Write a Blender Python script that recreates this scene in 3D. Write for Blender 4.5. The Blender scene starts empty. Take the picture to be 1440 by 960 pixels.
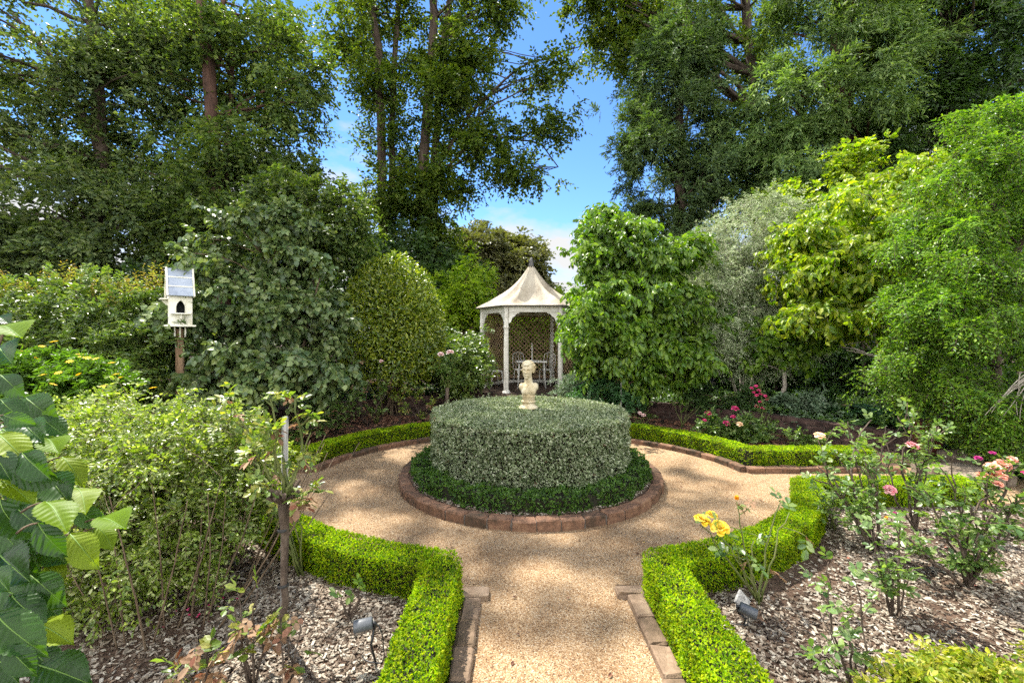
import bpy, bmesh, math, random
import numpy as np
from mathutils import Vector, Matrix

SC = bpy.context.scene
COL = SC.collection
F, H, CX, HY = 620.0, 1.7, 720.0, 469.0        # focal length in photo pixels, eye height, principal column, horizon row
def P(px, py, Y):                               # a point of the photo at distance Y -> world
    return np.array([(px-CX)/F*Y, Y, H-(py-HY)/F*Y])
def G(px, py, z=0.0):                           # a point of the photo lying at height z -> world
    return P(px, py, (H-z)*F/(py-HY))
V3 = lambda *a: np.array(a, float)
def nrm(a):
    a = np.asarray(a, float); return a/np.maximum(np.linalg.norm(a, axis=-1, keepdims=True), 1e-9)

# ------------------------------------------------------------------ materials
def new_mat(name):
    m = bpy.data.materials.new(name); m.use_nodes = True
    nt = m.node_tree; nt.nodes.clear()
    return m, nt, nt.nodes.new, nt.links.new
def ramp(N, cols, pos=None):
    if pos is None and len(cols) == 5: pos = [0,.035,.35,.7,1]
    r = N('ShaderNodeValToRGB'); e = r.color_ramp.elements
    pos = pos or [i/(len(cols)-1) for i in range(len(cols))]
    while len(e) < len(cols): e.new(.5)
    for k, (c, p) in enumerate(zip(cols, pos)):
        e[k].position = p; e[k].color = (*c, 1)
    return r
def leafmat(name, cols, trans=.35, rough=.42, nscale=1.2, tcol=None, spec=.32, var=.5):
    m, nt, N, L = new_mat(name)
    g = N('ShaderNodeNewGeometry'); r = ramp(N, cols); L(g.outputs['Random Per Island'], r.inputs[0])
    tc = N('ShaderNodeTexCoord'); n = N('ShaderNodeTexNoise'); n.inputs['Scale'].default_value = nscale; n.inputs['Detail'].default_value = 2
    L(tc.outputs['Object'], n.inputs['Vector'])
    mr = N('ShaderNodeMapRange'); mr.inputs[1].default_value = .3; mr.inputs[2].default_value = .7
    mr.inputs[3].default_value = 1-var*.6; mr.inputs[4].default_value = 1+var*.5; L(n.outputs[0], mr.inputs[0])
    mx = N('ShaderNodeMix'); mx.data_type = 'RGBA'; mx.blend_type = 'MULTIPLY'; mx.inputs[0].default_value = 1
    cb = N('ShaderNodeCombineColor'); [L(mr.outputs[0], cb.inputs[i]) for i in range(3)]
    L(r.outputs[0], mx.inputs[6]); L(cb.outputs[0], mx.inputs[7])
    p = N('ShaderNodeBsdfPrincipled'); p.inputs['Roughness'].default_value = rough; p.inputs['Specular IOR Level'].default_value = spec
    L(mx.outputs[2], p.inputs['Base Color'])
    t = N('ShaderNodeBsdfTranslucent'); mt = N('ShaderNodeMix'); mt.data_type = 'RGBA'; mt.blend_type = 'MULTIPLY'; mt.inputs[0].default_value = 1
    mt.inputs[7].default_value = (*(tcol or (1.55, 1.75, .35)), 1); L(mx.outputs[2], mt.inputs[6]); L(mt.outputs[2], t.inputs['Color'])
    s = N('ShaderNodeMixShader'); s.inputs[0].default_value = trans
    L(p.outputs[0], s.inputs[1]); L(t.outputs[0], s.inputs[2])
    o = N('ShaderNodeOutputMaterial'); L(s.outputs[0], o.inputs[0])
    return m
def noisemat(name, cols, pos=None, scale=6, detail=5, rough=.85, bump=.3, bscale=None, island=0., spec=.3, stretch=(1,1,1), dist=.02, metal=0.):
    m, nt, N, L = new_mat(name)
    tc = N('ShaderNodeTexCoord'); mp = N('ShaderNodeMapping'); mp.inputs['Scale'].default_value = stretch; L(tc.outputs['Object'], mp.inputs[0])
    n = N('ShaderNodeTexNoise'); n.inputs['Scale'].default_value = scale; n.inputs['Detail'].default_value = detail; n.inputs['Roughness'].default_value = .65
    L(mp.outputs[0], n.inputs['Vector'])
    fac = n.outputs[0]
    if island:
        g = N('ShaderNodeNewGeometry'); a = N('ShaderNodeMath'); a.operation = 'MULTIPLY_ADD'; a.inputs[1].default_value = island; 
        L(g.outputs['Random Per Island'], a.inputs[0]); b = N('ShaderNodeMath'); b.operation = 'SUBTRACT'; b.inputs[1].default_value = island/2
        L(n.outputs[0], b.inputs[0]); L(b.outputs[0], a.inputs[2]); fac = a.outputs[0]
    r = ramp(N, cols, pos or [.3+.4*i/max(1, len(cols)-1) for i in range(len(cols))]); L(fac, r.inputs[0])
    p = N('ShaderNodeBsdfPrincipled'); p.inputs['Roughness'].default_value = rough; p.inputs['Specular IOR Level'].default_value = spec; p.inputs['Metallic'].default_value = metal
    L(r.outputs[0], p.inputs['Base Color'])
    n2 = N('ShaderNodeTexNoise'); n2.inputs['Scale'].default_value = bscale or scale*5; n2.inputs['Detail'].default_value = 4; L(mp.outputs[0], n2.inputs['Vector'])
    b = N('ShaderNodeBump'); b.inputs['Strength'].default_value = bump; b.inputs['Distance'].default_value = dist
    L(n2.outputs[0], b.inputs['Height']); L(b.outputs[0], p.inputs['Normal'])
    o = N('ShaderNodeOutputMaterial'); L(p.outputs[0], o.inputs[0])
    return m
def gravelmat():
    m, nt, N, L = new_mat('gravel')
    tc = N('ShaderNodeTexCoord')
    v = N('ShaderNodeTexVoronoi'); v.inputs['Scale'].default_value = 165; L(tc.outputs['Object'], v.inputs['Vector'])
    sep = N('ShaderNodeSeparateColor'); L(v.outputs['Color'], sep.inputs[0])
    r = ramp(N, [(.10,.054,.029), (.215,.128,.062), (.30,.193,.10), (.38,.28,.17), (.43,.35,.25)], [0,.2,.55,.85,1]); L(sep.outputs[0], r.inputs[0])
    n = N('ShaderNodeTexNoise'); n.inputs['Scale'].default_value = 1.7; n.inputs['Detail'].default_value = 7; n.inputs['Roughness'].default_value = .7; L(tc.outputs['Object'], n.inputs['Vector'])
    r2 = ramp(N, [(.66,.60,.55), (1,1,1), (1.1,1.1,1.1)], [.3,.52,.75]); L(n.outputs[0], r2.inputs[0])
    mx = N('ShaderNodeMix'); mx.data_type = 'RGBA'; mx.blend_type = 'MULTIPLY'; mx.inputs[0].default_value = 1; L(r.outputs[0], mx.inputs[6]); L(r2.outputs[0], mx.inputs[7])
    p = N('ShaderNodeBsdfPrincipled'); p.inputs['Roughness'].default_value = .9; p.inputs['Specular IOR Level'].default_value = .2; L(mx.outputs[2], p.inputs['Base Color'])
    ad = N('ShaderNodeMath'); ad.operation = 'MULTIPLY_ADD'; ad.inputs[1].default_value = -.6; L(v.outputs['Distance'], ad.inputs[0]); L(sep.outputs[1], ad.inputs[2])
    b = N('ShaderNodeBump'); b.inputs['Strength'].default_value = .8; b.inputs['Distance'].default_value = .008; L(ad.outputs[0], b.inputs['Height']); L(b.outputs[0], p.inputs['Normal'])
    o = N('ShaderNodeOutputMaterial'); L(p.outputs[0], o.inputs[0])
    return m
def plain(name, col, rough=.5, metal=0., spec=.5):
    m, nt, N, L = new_mat(name); p = N('ShaderNodeBsdfPrincipled'); p.inputs['Base Color'].default_value = (*col, 1); p.inputs['Roughness'].default_value = rough
    p.inputs['Metallic'].default_value = metal; p.inputs['Specular IOR Level'].default_value = spec
    o = N('ShaderNodeOutputMaterial'); L(p.outputs[0], o.inputs[0]); return m
def petalmat(name, cols, trans=.3):
    return leafmat(name, cols, trans=trans, rough=.5, nscale=40, tcol=(1.2, 1.1, 1.0), var=.15)

M = {}
M['box'] = leafmat('box_leaf', [(.16,.09,.03), (.05,.12,.004), (.15,.26,.004), (.26,.35,.005), (.36,.40,.008)], trans=.45, rough=.5, spec=.15, nscale=5, var=.65)
M['box_dark'] = leafmat('box_leaf_dark', [(.022,.06,.01), (.05,.11,.014), (.085,.15,.02)], trans=.3, rough=.42, nscale=9, var=.45)
M['drum'] = leafmat('drum_leaf', [(.13,.075,.04), (.05,.08,.03), (.13,.17,.075), (.24,.28,.16), (.40,.42,.30)], trans=.28, rough=.45, nscale=6, tcol=(1.3,1.4,.8), var=.35)
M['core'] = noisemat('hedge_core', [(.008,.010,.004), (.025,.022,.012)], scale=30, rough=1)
M['mid'] = leafmat('tree_leaf', [(.035,.058,.02), (.06,.098,.027), (.098,.14,.035), (.14,.17,.045)], trans=.36, nscale=.35, var=.5, spec=.12)
M['mid2'] = leafmat('tree_leaf_grey', [(.042,.065,.028), (.075,.112,.042), (.12,.16,.056), (.16,.185,.075)], trans=.33, nscale=.35, var=.5, spec=.12)
M['elm'] = leafmat('elm_leaf', [(.026,.050,.009), (.048,.085,.012), (.078,.118,.016), (.11,.14,.02)], trans=.42, nscale=.4, tcol=(1.9,1.9,.35), var=.45, spec=.12)
M['cypress'] = leafmat('cypress_leaf', [(.028,.055,.02), (.05,.088,.027), (.08,.125,.036), (.115,.16,.05)], trans=.25, rough=.6, nscale=.5, var=.5)
M['cedar'] = leafmat('cedar_leaf', [(.05,.09,.028), (.085,.145,.04), (.14,.21,.06), (.19,.25,.08)], trans=.3, rough=.6, nscale=.5, var=.5)
M['darkcon'] = leafmat('dark_conifer_leaf', [(.02,.045,.012), (.04,.08,.018), (.07,.125,.024)], trans=.28, nscale=.5, var=.5)
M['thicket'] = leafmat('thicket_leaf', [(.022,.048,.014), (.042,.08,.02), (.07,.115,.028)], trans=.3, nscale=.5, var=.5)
M['under'] = leafmat('understorey_leaf', [(.035,.08,.018), (.065,.125,.026), (.10,.17,.036)], trans=.35, nscale=1, var=.5, spec=.5)
M['far'] = leafmat('far_leaf', [(.07,.08,.028), (.115,.12,.04), (.155,.145,.055)], trans=.3, nscale=.15, var=.5)
M['bright'] = leafmat('bright_leaf', [(.12,.20,.012), (.19,.28,.015), (.27,.33,.02)], trans=.5, nscale=1, var=.3)
M['lilac'] = leafmat('lilac_leaf', [(.045,.08,.028), (.08,.125,.042), (.12,.17,.055), (.19,.23,.075)], trans=.25, rough=.36, nscale=.9, tcol=(1.6,1.7,.5), var=.4, spec=.42)
M['camellia'] = leafmat('camellia_leaf', [(.05,.09,.010), (.11,.16,.012), (.18,.23,.016), (.27,.29,.02)], trans=.3, rough=.32, nscale=1.0, var=.4, spec=.6)
M['laurel'] = leafmat('laurel_leaf', [(.045,.085,.016), (.08,.135,.024), (.12,.175,.034), (.18,.22,.05)], trans=.3, rough=.36, nscale=1.0, var=.45, spec=.6)
M['tipred'] = leafmat('red_tip_leaf', [(.22,.12,.04), (.22,.2,.04), (.20,.22,.05)], trans=.4, nscale=3)
M['daisy'] = leafmat('daisy_leaf', [(.05,.11,.012), (.085,.17,.016), (.12,.21,.02)], trans=.4, nscale=3)
M['rosemass'] = leafmat('small_leaf', [(.07,.12,.014), (.13,.19,.02), (.19,.245,.035), (.40,.42,.20)], trans=.4, rough=.38, nscale=1.5, var=.4, spec=.6)
M['rose'] = leafmat('rose_leaf', [(.05,.10,.024), (.085,.15,.034), (.14,.21,.05), (.20,.26,.085)], trans=.38, rough=.36, nscale=6, tcol=(1.7,1.9,.4), var=.35, spec=.6)
M['rosey'] = leafmat('rose_leaf_young', [(.07,.12,.02), (.12,.18,.03), (.18,.23,.04), (.28,.25,.05)], trans=.42, rough=.4, nscale=6, var=.35, spec=.6)
M['rosedead'] = leafmat('rose_leaf_withered', [(.16,.09,.045), (.26,.15,.08), (.30,.20,.12), (.20,.06,.03)], trans=.3, rough=.7, nscale=6, tcol=(1.2,1,.8))
M['dogwood'] = leafmat('dogwood_leaf', [(.045,.105,.012), (.08,.155,.014), (.12,.205,.018), (.17,.25,.024)], trans=.4, rough=.4, nscale=.9, var=.4, spec=.42)
M['dogyellow'] = leafmat('dogwood_leaf_yellow', [(.08,.155,.008), (.15,.235,.010), (.23,.30,.014), (.32,.35,.028)], trans=.45, rough=.4, nscale=1, var=.35, spec=.42)
M['silver'] = leafmat('silver_leaf', [(.13,.19,.06), (.22,.29,.13), (.35,.41,.23), (.52,.55,.37)], trans=.25, rough=.5, nscale=1.5, tcol=(1.1,1.15,.9), var=.4)
M['hemlock'] = leafmat('hemlock_leaf', [(.04,.10,.010), (.075,.165,.014), (.125,.225,.018), (.19,.29,.026)], trans=.4, rough=.38, nscale=1.2, tcol=(1.7,1.8,.4), var=.5)
M['fern'] = leafmat('fern_leaf', [(.025,.07,.022), (.04,.105,.032), (.06,.135,.045)], trans=.35, nscale=2)
M['greyleaf'] = leafmat('grey_green_leaf', [(.07,.12,.06), (.12,.18,.10), (.20,.25,.16)], trans=.25, nscale=2, tcol=(1.2,1.3,.8))
M['strap'] = leafmat('strap_leaf', [(.03,.07,.02), (.05,.10,.03), (.08,.14,.045)], trans=.3, rough=.35, nscale=2)
M['big'] = leafmat('pleated_leaf', [(.012,.042,.006), (.019,.06,.008), (.030,.085,.010)], trans=.42, rough=.40, nscale=14, tcol=(4.2,3.2,.3), var=.4, spec=.35)
M['midrib'] = plain('pale_midrib', (.11,.19,.035), .5, spec=.2)
M['biglit'] = leafmat('pleated_leaf_lit', [(.09,.16,.007), (.13,.20,.009), (.18,.24,.012)], trans=.45, rough=.5, nscale=14, tcol=(1.5,1.6,.3), var=.2, spec=.2)  # sunlit copy of the pleated leaf: the sunlight is put into a yellower colour
M['golden'] = leafmat('golden_leaf', [(.10,.17,.012), (.19,.24,.015), (.30,.30,.03), (.40,.36,.06)], trans=.35, rough=.4, nscale=5, var=.35)
M['bark'] = noisemat('bark', [(.025,.018,.013), (.06,.042,.03), (.10,.075,.055)], scale=9, stretch=(1,1,.25), bump=.9, rough=.95)
M['barkred'] = noisemat('bark_red', [(.03,.017,.012), (.065,.034,.024), (.11,.058,.04)], scale=9, stretch=(1,1,.2), bump=.9, rough=.95)
M['stem'] = noisemat('stem', [(.05,.032,.02), (.11,.075,.045), (.16,.12,.075)], scale=30, stretch=(1,1,.3), bump=.5, rough=.85)
M['palestem'] = noisemat('pale_stem', [(.16,.13,.10), (.30,.26,.21), (.42,.38,.32)], scale=25, bump=.4, rough=.85)
M['cane'] = noisemat('rose_cane', [(.055,.075,.018), (.10,.12,.03), (.14,.13,.05)], scale=18, rough=.6, bump=.2)
M['canebrown'] = noisemat('old_cane', [(.035,.025,.018), (.08,.056,.04), (.15,.115,.085)], scale=25, stretch=(1,1,.4), rough=.9, bump=.7)
M['gravel'] = gravelmat()
M['mulchbed'] = noisemat('mulch_bed', [(.035,.02,.012), (.075,.045,.028), (.13,.085,.055)], scale=22, rough=1, bump=1, bscale=70)
M['soil'] = noisemat('soil', [(.022,.014,.009), (.05,.031,.02), (.085,.055,.038)], scale=14, rough=1, bump=1, bscale=60)
M['grass'] = noisemat('ground_cover', [(.02,.03,.008), (.04,.05,.014), (.06,.06,.025)], scale=3, rough=1, bump=1, bscale=40)
m_ = noisemat('mulch_chip', [(.06,.040,.026), (.15,.112,.078), (.28,.235,.18), (.40,.36,.29)], [.08,.42,.70,1.0], scale=30, island=.95, rough=.8, bump=.4); M['chip'] = m_
M['litter'] = noisemat('leaf_litter', [(.06,.022,.014), (.14,.06,.035), (.22,.12,.07)], [.05,.5,.95], scale=30, island=.95, rough=.85)
M['brick'] = noisemat('weathered_brick', [(.03,.026,.016), (.085,.05,.03), (.16,.085,.05), (.25,.155,.09)], [.22,.42,.6,.85], scale=16, detail=8, island=.32, rough=.92, bump=.7, dist=.008)
M['brickpath'] = noisemat('pale_brick', [(.06,.042,.026), (.125,.085,.052), (.19,.13,.085), (.27,.20,.135)], [.2,.42,.6,.82], scale=14, detail=8, island=.3, rough=.92, bump=.7, dist=.008)
M['wall'] = noisemat('retaining_wall', [(.018,.011,.009), (.05,.028,.022), (.085,.052,.04)], scale=8, detail=8, island=.25, rough=.95, bump=.8)
M['stone'] = noisemat('bust_stone', [(.17,.125,.055), (.34,.27,.15), (.46,.40,.27), (.56,.53,.43)], [.25,.42,.58,.75], scale=9, detail=6, rough=.9, bump=.35, dist=.01)
M['white'] = noisemat('painted_timber', [(.42,.39,.32), (.62,.59,.52), (.72,.70,.64)], [.2,.45,.7], scale=7, detail=6, rough=.6, bump=.12, dist=.005)
M['roofcanvas'] = noisemat('weathered_canvas', [(.13,.10,.07), (.27,.225,.165), (.37,.325,.25), (.43,.39,.315)], [.22,.38,.52,.7], scale=1.6, detail=9, rough=.85, bump=.25)
M['lattice'] = noisemat('lattice_timber', [(.20,.13,.075), (.32,.215,.13), (.42,.30,.19)], scale=9, rough=.9, bump=.2)
M['deck'] = noisemat('gazebo_floor', [(.05,.033,.024), (.10,.07,.052), (.15,.11,.085)], scale=5, rough=.9, bump=.3)
M['lead'] = plain('lead', (.07,.065,.06), .6)
M['ironwhite'] = plain('white_iron', (.62,.60,.55), .45)
M['bird_white'] = noisemat('birdhouse_timber', [(.38,.35,.20), (.66,.63,.50), (.78,.76,.68)], [.25,.42,.6], scale=8, detail=7, stretch=(1,1,.5), rough=.7, bump=.2, dist=.004)
M['slate'] = noisemat('birdhouse_roof', [(.20,.23,.29), (.30,.34,.41), (.38,.42,.48)], scale=7, rough=.45, bump=.15, dist=.004)
M['post'] = noisemat('timber_post', [(.10,.06,.03), (.20,.125,.07), (.29,.20,.12)], scale=14, stretch=(1,1,.15), rough=.9, bump=.5)
M['hole'] = plain('dark_recess', (.012,.012,.012), .9)
M['lampgrey'] = noisemat('lamp_grey', [(.06,.065,.07), (.085,.09,.095)], scale=12, rough=.42, bump=.05, spec=.5)
M['black'] = plain('black_plastic', (.012,.012,.013), .5)
M['glass'] = plain('lamp_glass', (.05,.06,.07), .08)
M['greystone'] = noisemat('grey_stone', [(.14,.13,.12), (.30,.29,.27), (.44,.43,.40)], scale=35, detail=6, rough=.95, bump=.6, dist=.006)
M['stake'] = noisemat('grey_stake', [(.18,.17,.16), (.27,.26,.24), (.34,.33,.31)], scale=12, stretch=(1,1,.1), rough=.9, bump=.3, dist=.004)
M['rust'] = noisemat('red_brown_block', [(.06,.018,.012), (.10,.03,.02), (.14,.045,.03)], scale=8, rough=.8)
M['step'] = noisemat('step_timber', [(.10,.075,.05), (.19,.15,.11), (.26,.21,.16)], scale=10, stretch=(.3,1,1), rough=.9, bump=.5)
M['rock'] = noisemat('rock', [(.07,.05,.035), (.15,.115,.08), (.22,.18,.13)], scale=7, rough=.95, bump=.8)
M['tie'] = plain('black_tie', (.02,.02,.02), .6)
M['ye'] = petalmat('yellow_petal', [(.72,.46,.02), (.82,.58,.04), (.85,.66,.12)])
M['yb'] = petalmat('amber_petal', [(.75,.36,.01), (.80,.45,.02), (.8,.3,.02)])
M['pi'] = petalmat('pink_petal', [(.70,.22,.26), (.78,.34,.36), (.82,.5,.48)])
M['ho'] = petalmat('hot_pink_petal', [(.55,.02,.12), (.68,.05,.20), (.75,.12,.28)])
M['sa'] = petalmat('salmon_petal', [(.74,.26,.16), (.80,.38,.28), (.82,.5,.42)])
M['pe'] = petalmat('peach_petal', [(.78,.46,.22), (.82,.60,.36), (.85,.72,.55)])
M['pa'] = petalmat('pale_pink_petal', [(.72,.45,.42), (.80,.58,.54), (.84,.70,.66)])
M['pu'] = petalmat('magenta_petal', [(.32,.02,.12), (.42,.03,.2)])
M['dy'] = petalmat('daisy_petal', [(.75,.5,.01), (.82,.6,.02)])

# ------------------------------------------------------------------ object helpers
def tag(o, label=None, cat=None, group=None, kind=None):
    if label: o['label'] = label
    if cat: o['category'] = cat
    if group: o['group'] = group
    if kind: o['kind'] = kind
    return o
def thing(name, loc, label, cat, group=None, rz=0.0):
    o = bpy.data.objects.new(name, None); COL.objects.link(o)
    o.location = [float(v) for v in loc]; o.rotation_euler[2] = rz; o.empty_display_size = .1
    return tag(o, label, cat, group)
def copy_tree(o, parent=None):
    c = o.copy(); COL.objects.link(c)
    if parent: c.parent = parent
    for ch in list(o.children): copy_tree(ch, c)
    return c

class MB:                                       # collects geometry (world coordinates), builds ONE mesh object
    def __init__(s): s.V = []; s.Fs = []; s.n = 0
    def add(s, V, Fc, mi=0, smooth=False):      # Fc: array (n,k) or list of lists
        V = np.asarray(V, float).reshape(-1, 3)
        if len(V) == 0: return s
        if isinstance(Fc, np.ndarray): s.Fs.append((Fc+s.n, mi, smooth))
        else:
            by = {}
            for f in Fc: by.setdefault(len(f), []).append(f)
            for k, fs in by.items(): s.Fs.append((np.array(fs)+s.n, mi, smooth))
        s.V.append(V); s.n += len(V); return s
    def box(s, c, size, mi=0, R=None, jit=None):
        v = np.array([(x, y, z) for x in (-.5,.5) for y in (-.5,.5) for z in (-.5,.5)], float)*np.array(size, float)
        if jit is not None: v = v + jit.normal(0, min(size)*.05, v.shape)
        if R is not None: v = v @ np.array(R).T
        return s.add(v+np.array(c, float), [(0,1,3,2), (4,6,7,5), (0,4,5,1), (2,3,7,6), (0,2,6,4), (1,5,7,3)], mi)
    def bevbox(s, c, size, b=.004, mi=0, R=None, jit=None, smooth=False):
        hx, hy, hz = [d/2 for d in size]; vs = []
        def add(x, y, z): vs.append((x, y, z))
        # rounded box as three stacked chamfered rings
        for z, ins in ((-hz, b), (-hz+b, 0), (hz-b, 0), (hz, b)):
            x, y = hx-ins, hy-ins
            for (a, d) in ((-1,-1), (1,-1), (1,1), (-1,1)):
                k1 = (a*(x-b), d*y); k2 = (a*x, d*(y-b))
                for k in ((k2, k1) if a*d > 0 else (k1, k2))[::1 if True else -1]: add(k[0], k[1], z)
        v = np.array(vs)
        # order each ring by angle
        out = []
        for r in range(4):
            q = v[r*8:(r+1)*8]; out.append(q[np.argsort(np.arctan2(q[:,1]/hy, q[:,0]/hx))])
        v = np.concatenate(out)
        if jit is not None: v = v + jit.normal(0, b*.45, v.shape)
        if R is not None: v = v @ np.array(R).T
        fs = [(r*8+k, r*8+(k+1)%8, (r+1)*8+(k+1)%8, (r+1)*8+k) for r in range(3) for k in range(8)]
        fs += [tuple(range(7,-1,-1)), tuple(range(24,32))]
        return s.add(v+np.array(c, float), fs, mi, smooth)
    def tube(s, pts, rad, sides=6, mi=0, cap=True):
        pts = np.asarray(pts, float); n = len(pts); rad = np.broadcast_to(np.asarray(rad, float), (n,))
        d = nrm(np.gradient(pts, axis=0)); ref = V3(0,0,1) if abs(d[0][2]) < .9 else V3(1,0,0)
        a = np.zeros_like(pts); u = nrm(np.cross(d[0], ref))
        for i in range(n):
            u = nrm(u-d[i]*np.dot(u, d[i])); a[i] = u
        b = np.cross(d, a); th = np.arange(sides)*2*np.pi/sides
        V = pts[:,None]+rad[:,None,None]*(np.cos(th)[None,:,None]*a[:,None]+np.sin(th)[None,:,None]*b[:,None])
        i = np.arange(n-1)[:,None]; k = np.arange(sides)[None]
        Fc = np.stack([i*sides+k, i*sides+(k+1)%sides, (i+1)*sides+(k+1)%sides, (i+1)*sides+k], -1).reshape(-1,4)
        m0 = s.n; s.add(V.reshape(-1,3), Fc, mi, True)
        if cap:
            s.Fs.append((np.array([list(range(sides-1,-1,-1))])+m0, mi, False)); s.Fs.append((np.array([list(range(sides))])+m0+(n-1)*sides, mi, False))
        return s
    def lathe(s, prof, c=(0,0,0), n=24, mi=0, smooth=True, cap=True):
        prof = np.array(prof, float); th = np.arange(n)*2*np.pi/n
        V = np.stack([prof[:,0][:,None]*np.cos(th), prof[:,0][:,None]*np.sin(th), np.repeat(prof[:,1][:,None], n, 1)], -1).reshape(-1,3)+np.array(c, float)
        i = np.arange(len(prof)-1)[:,None]; k = np.arange(n)[None]
        Fc = np.stack([i*n+k, i*n+(k+1)%n, (i+1)*n+(k+1)%n, (i+1)*n+k], -1).reshape(-1,4)
        m0 = s.n; s.add(V, Fc, mi, smooth)
        if cap:
            s.Fs.append((np.array([list(range(n-1,-1,-1))])+m0, mi, False)); s.Fs.append((np.array([list(range(n))])+m0+(len(prof)-1)*n, mi, False))
        return s
    def build(s, name, mats, parent=None, rot=False):
        mats = mats if isinstance(mats, (list, tuple)) else [mats]
        V = np.concatenate(s.V)
        if parent is not None:
            loc = np.array(parent.location); p = parent.parent
            while p is not None: loc = loc+np.array(p.location); p = p.parent
            V = V-loc
        me = bpy.data.meshes.new(name)
        me.vertices.add(len(V)); me.vertices.foreach_set('co', V.astype(np.float32).ravel())
        nl = sum(f.size for f,_,_ in s.Fs); npoly = sum(len(f) for f,_,_ in s.Fs)
        me.loops.add(nl); me.polygons.add(npoly)
        me.loops.foreach_set('vertex_index', np.concatenate([f.ravel() for f,_,_ in s.Fs]).astype(np.int32))
        sizes = np.concatenate([np.full(len(f), f.shape[1]) for f,_,_ in s.Fs])
        me.polygons.foreach_set('loop_start', np.concatenate([[0], np.cumsum(sizes)[:-1]]).astype(np.int32))
        me.polygons.foreach_set('material_index', np.concatenate([np.full(len(f), mi) for f,mi,_ in s.Fs]).astype(np.int32))
        me.polygons.foreach_set('use_smooth', np.concatenate([np.full(len(f), sm) for f,_,sm in s.Fs]))
        for m in mats: me.materials.append(m)
        me.update(calc_edges=True); me.validate()
        o = bpy.data.objects.new(name, me); COL.objects.link(o)
        if parent is not None: o.parent = parent
        return o

# ------------------------------------------------------------------ leaves
def T_quad(w=.5, fold=.06, droop=.08):           # one folded quad
    return np.array([(0,0,0), (w/2,.45,fold), (0,1,-droop), (-w/2,.45,fold)], float), np.array([(0,1,2,3)])
def T_leaf(w=.55, fold=.10, droop=.2, wide=.38, curl=0.):         # two halves, pointed, drooping: 8 verts
    y1, y2 = wide*.55, wide+.28
    z = lambda y: -droop*y*y
    V = [(0,0,0), (w*.36,y1,fold*.8+z(y1)), (-w*.36,y1,fold*.8+z(y1)), (0,y1+.12,z(y1+.1)),
         (w*.46,y2,fold-curl+z(y2)), (-w*.46,y2,fold-curl+z(y2)), (0,y2+.1,z(y2+.1)), (0,1,z(1))]
    Fq = [(0,1,3,2)]
    Fc = [(0,1,3), (0,3,2), (1,4,6), (1,6,3), (2,3,6), (2,6,5), (4,7,6), (5,6,7)]
    return np.array(V, float), np.array(Fc)
def scatter(mb, tmpl, pos, d, n, size, wmul=None, mi=0, smooth=False):
    tv, tf = tmpl; pos = np.asarray(pos, float); N_ = len(pos)
    if N_ == 0: return
    y = nrm(d); x = nrm(np.cross(y, n)); z = np.cross(x, y)
    s = np.broadcast_to(np.asarray(size, float), (N_,))[:,None,None]
    lx = tv[None,:,0,None]*(1 if wmul is None else np.asarray(wmul)[:,None,None])
    V = pos[:,None]+s*(lx*x[:,None]+tv[None,:,1,None]*y[:,None]+tv[None,:,2,None]*z[:,None])
    k = len(tv); Fc = (tf[None]+(np.arange(N_)*k)[:,None,None]).reshape(-1, tf.shape[1])
    mb.add(V.reshape(-1,3), Fc, mi, smooth)
def rnd3(rng, n): return rng.normal(0, 1, (n,3))
def boughs(rng, lobes, nb, nc, br=(.5,.9), flat=.5, shell=.45):
    c, o, b = [], [], []
    for lb in lobes:
        cen, R = np.array(lb[0]), np.array(lb[1]); k = max(2, int(nb*(lb[2] if len(lb) > 2 else 1)))
        u = nrm(rnd3(rng, k)); rho = rng.uniform(shell, 1, (k,1))**.7
        bc = cen+u*rho*R
        for q in range(k):
            s = rng.uniform(*br); pts = bc[q]+rnd3(rng, nc)*s*np.array([.6,.6,.6*flat])
            c.append(pts); o.append(nrm((pts-cen)/R+.35*rnd3(rng, nc)))
        b.append(bc)
    return np.concatenate(c), np.concatenate(o), np.concatenate(b)
def sprays(mb, rng, pos, out, tmpl, tw=5, lf=9, Lr=(.3,.6), size=(.09,.14), ow=.7, rw=.7, down=.15, sag=.25, side=.8, leafdown=.15, nj=.5, mi=0, twigs=None, smooth=False):
    m = len(pos); c = np.repeat(pos, tw, 0); o = np.repeat(out, tw, 0); n = len(c)
    d = nrm(o*ow+rnd3(rng, n)*rw+V3(0,0,-down)); Ln = rng.uniform(*Lr, (n,1))
    sd = nrm(np.cross(d, nrm(V3(0,0,1)+.35*rnd3(rng, n)))); up = np.cross(sd, d); up *= np.sign(up[:,2:3]+1e-6)
    u = (np.linspace(.12, 1, lf)[None,:]+rng.normal(0, .04, (n,lf)))[...,None]
    pp = c[:,None]+d[:,None]*Ln[:,None]*u+V3(0,0,-1)*sag*Ln[:,None]*u**2
    sg = np.where(np.arange(lf)%2 == 0, 1., -1.)[None,:,None]
    ld = d[:,None]*.6+sd[:,None]*sg*side+V3(0,0,-leafdown)+rng.normal(0,.22,(n,lf,3))
    ln = up[:,None]+rng.normal(0, nj, (n,lf,3))
    N_ = n*lf
    scatter(mb, tmpl, pp.reshape(N_,3), ld.reshape(N_,3), ln.reshape(N_,3), rng.uniform(*size, N_), wmul=rng.uniform(.8,1.2,N_), mi=mi, smooth=smooth)
    if twigs is not None:
        for q in range(0, n, twigs[2]):
            e = c[q]+d[q]*Ln[q]; mid = (c[q]+e)/2
            twigs[0].tube([c[q], mid+V3(0,0,-sag*Ln[q][0]*.25), e+V3(0,0,-sag*Ln[q][0])], [twigs[1], twigs[1]*.8, twigs[1]*.5], 3, cap=False)
def bez(a, b, c, n=6):
    t = np.linspace(0, 1, n)[:,None]; return (1-t)**2*np.array(a)+2*t*(1-t)*np.array(b)+t*t*np.array(c)
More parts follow.
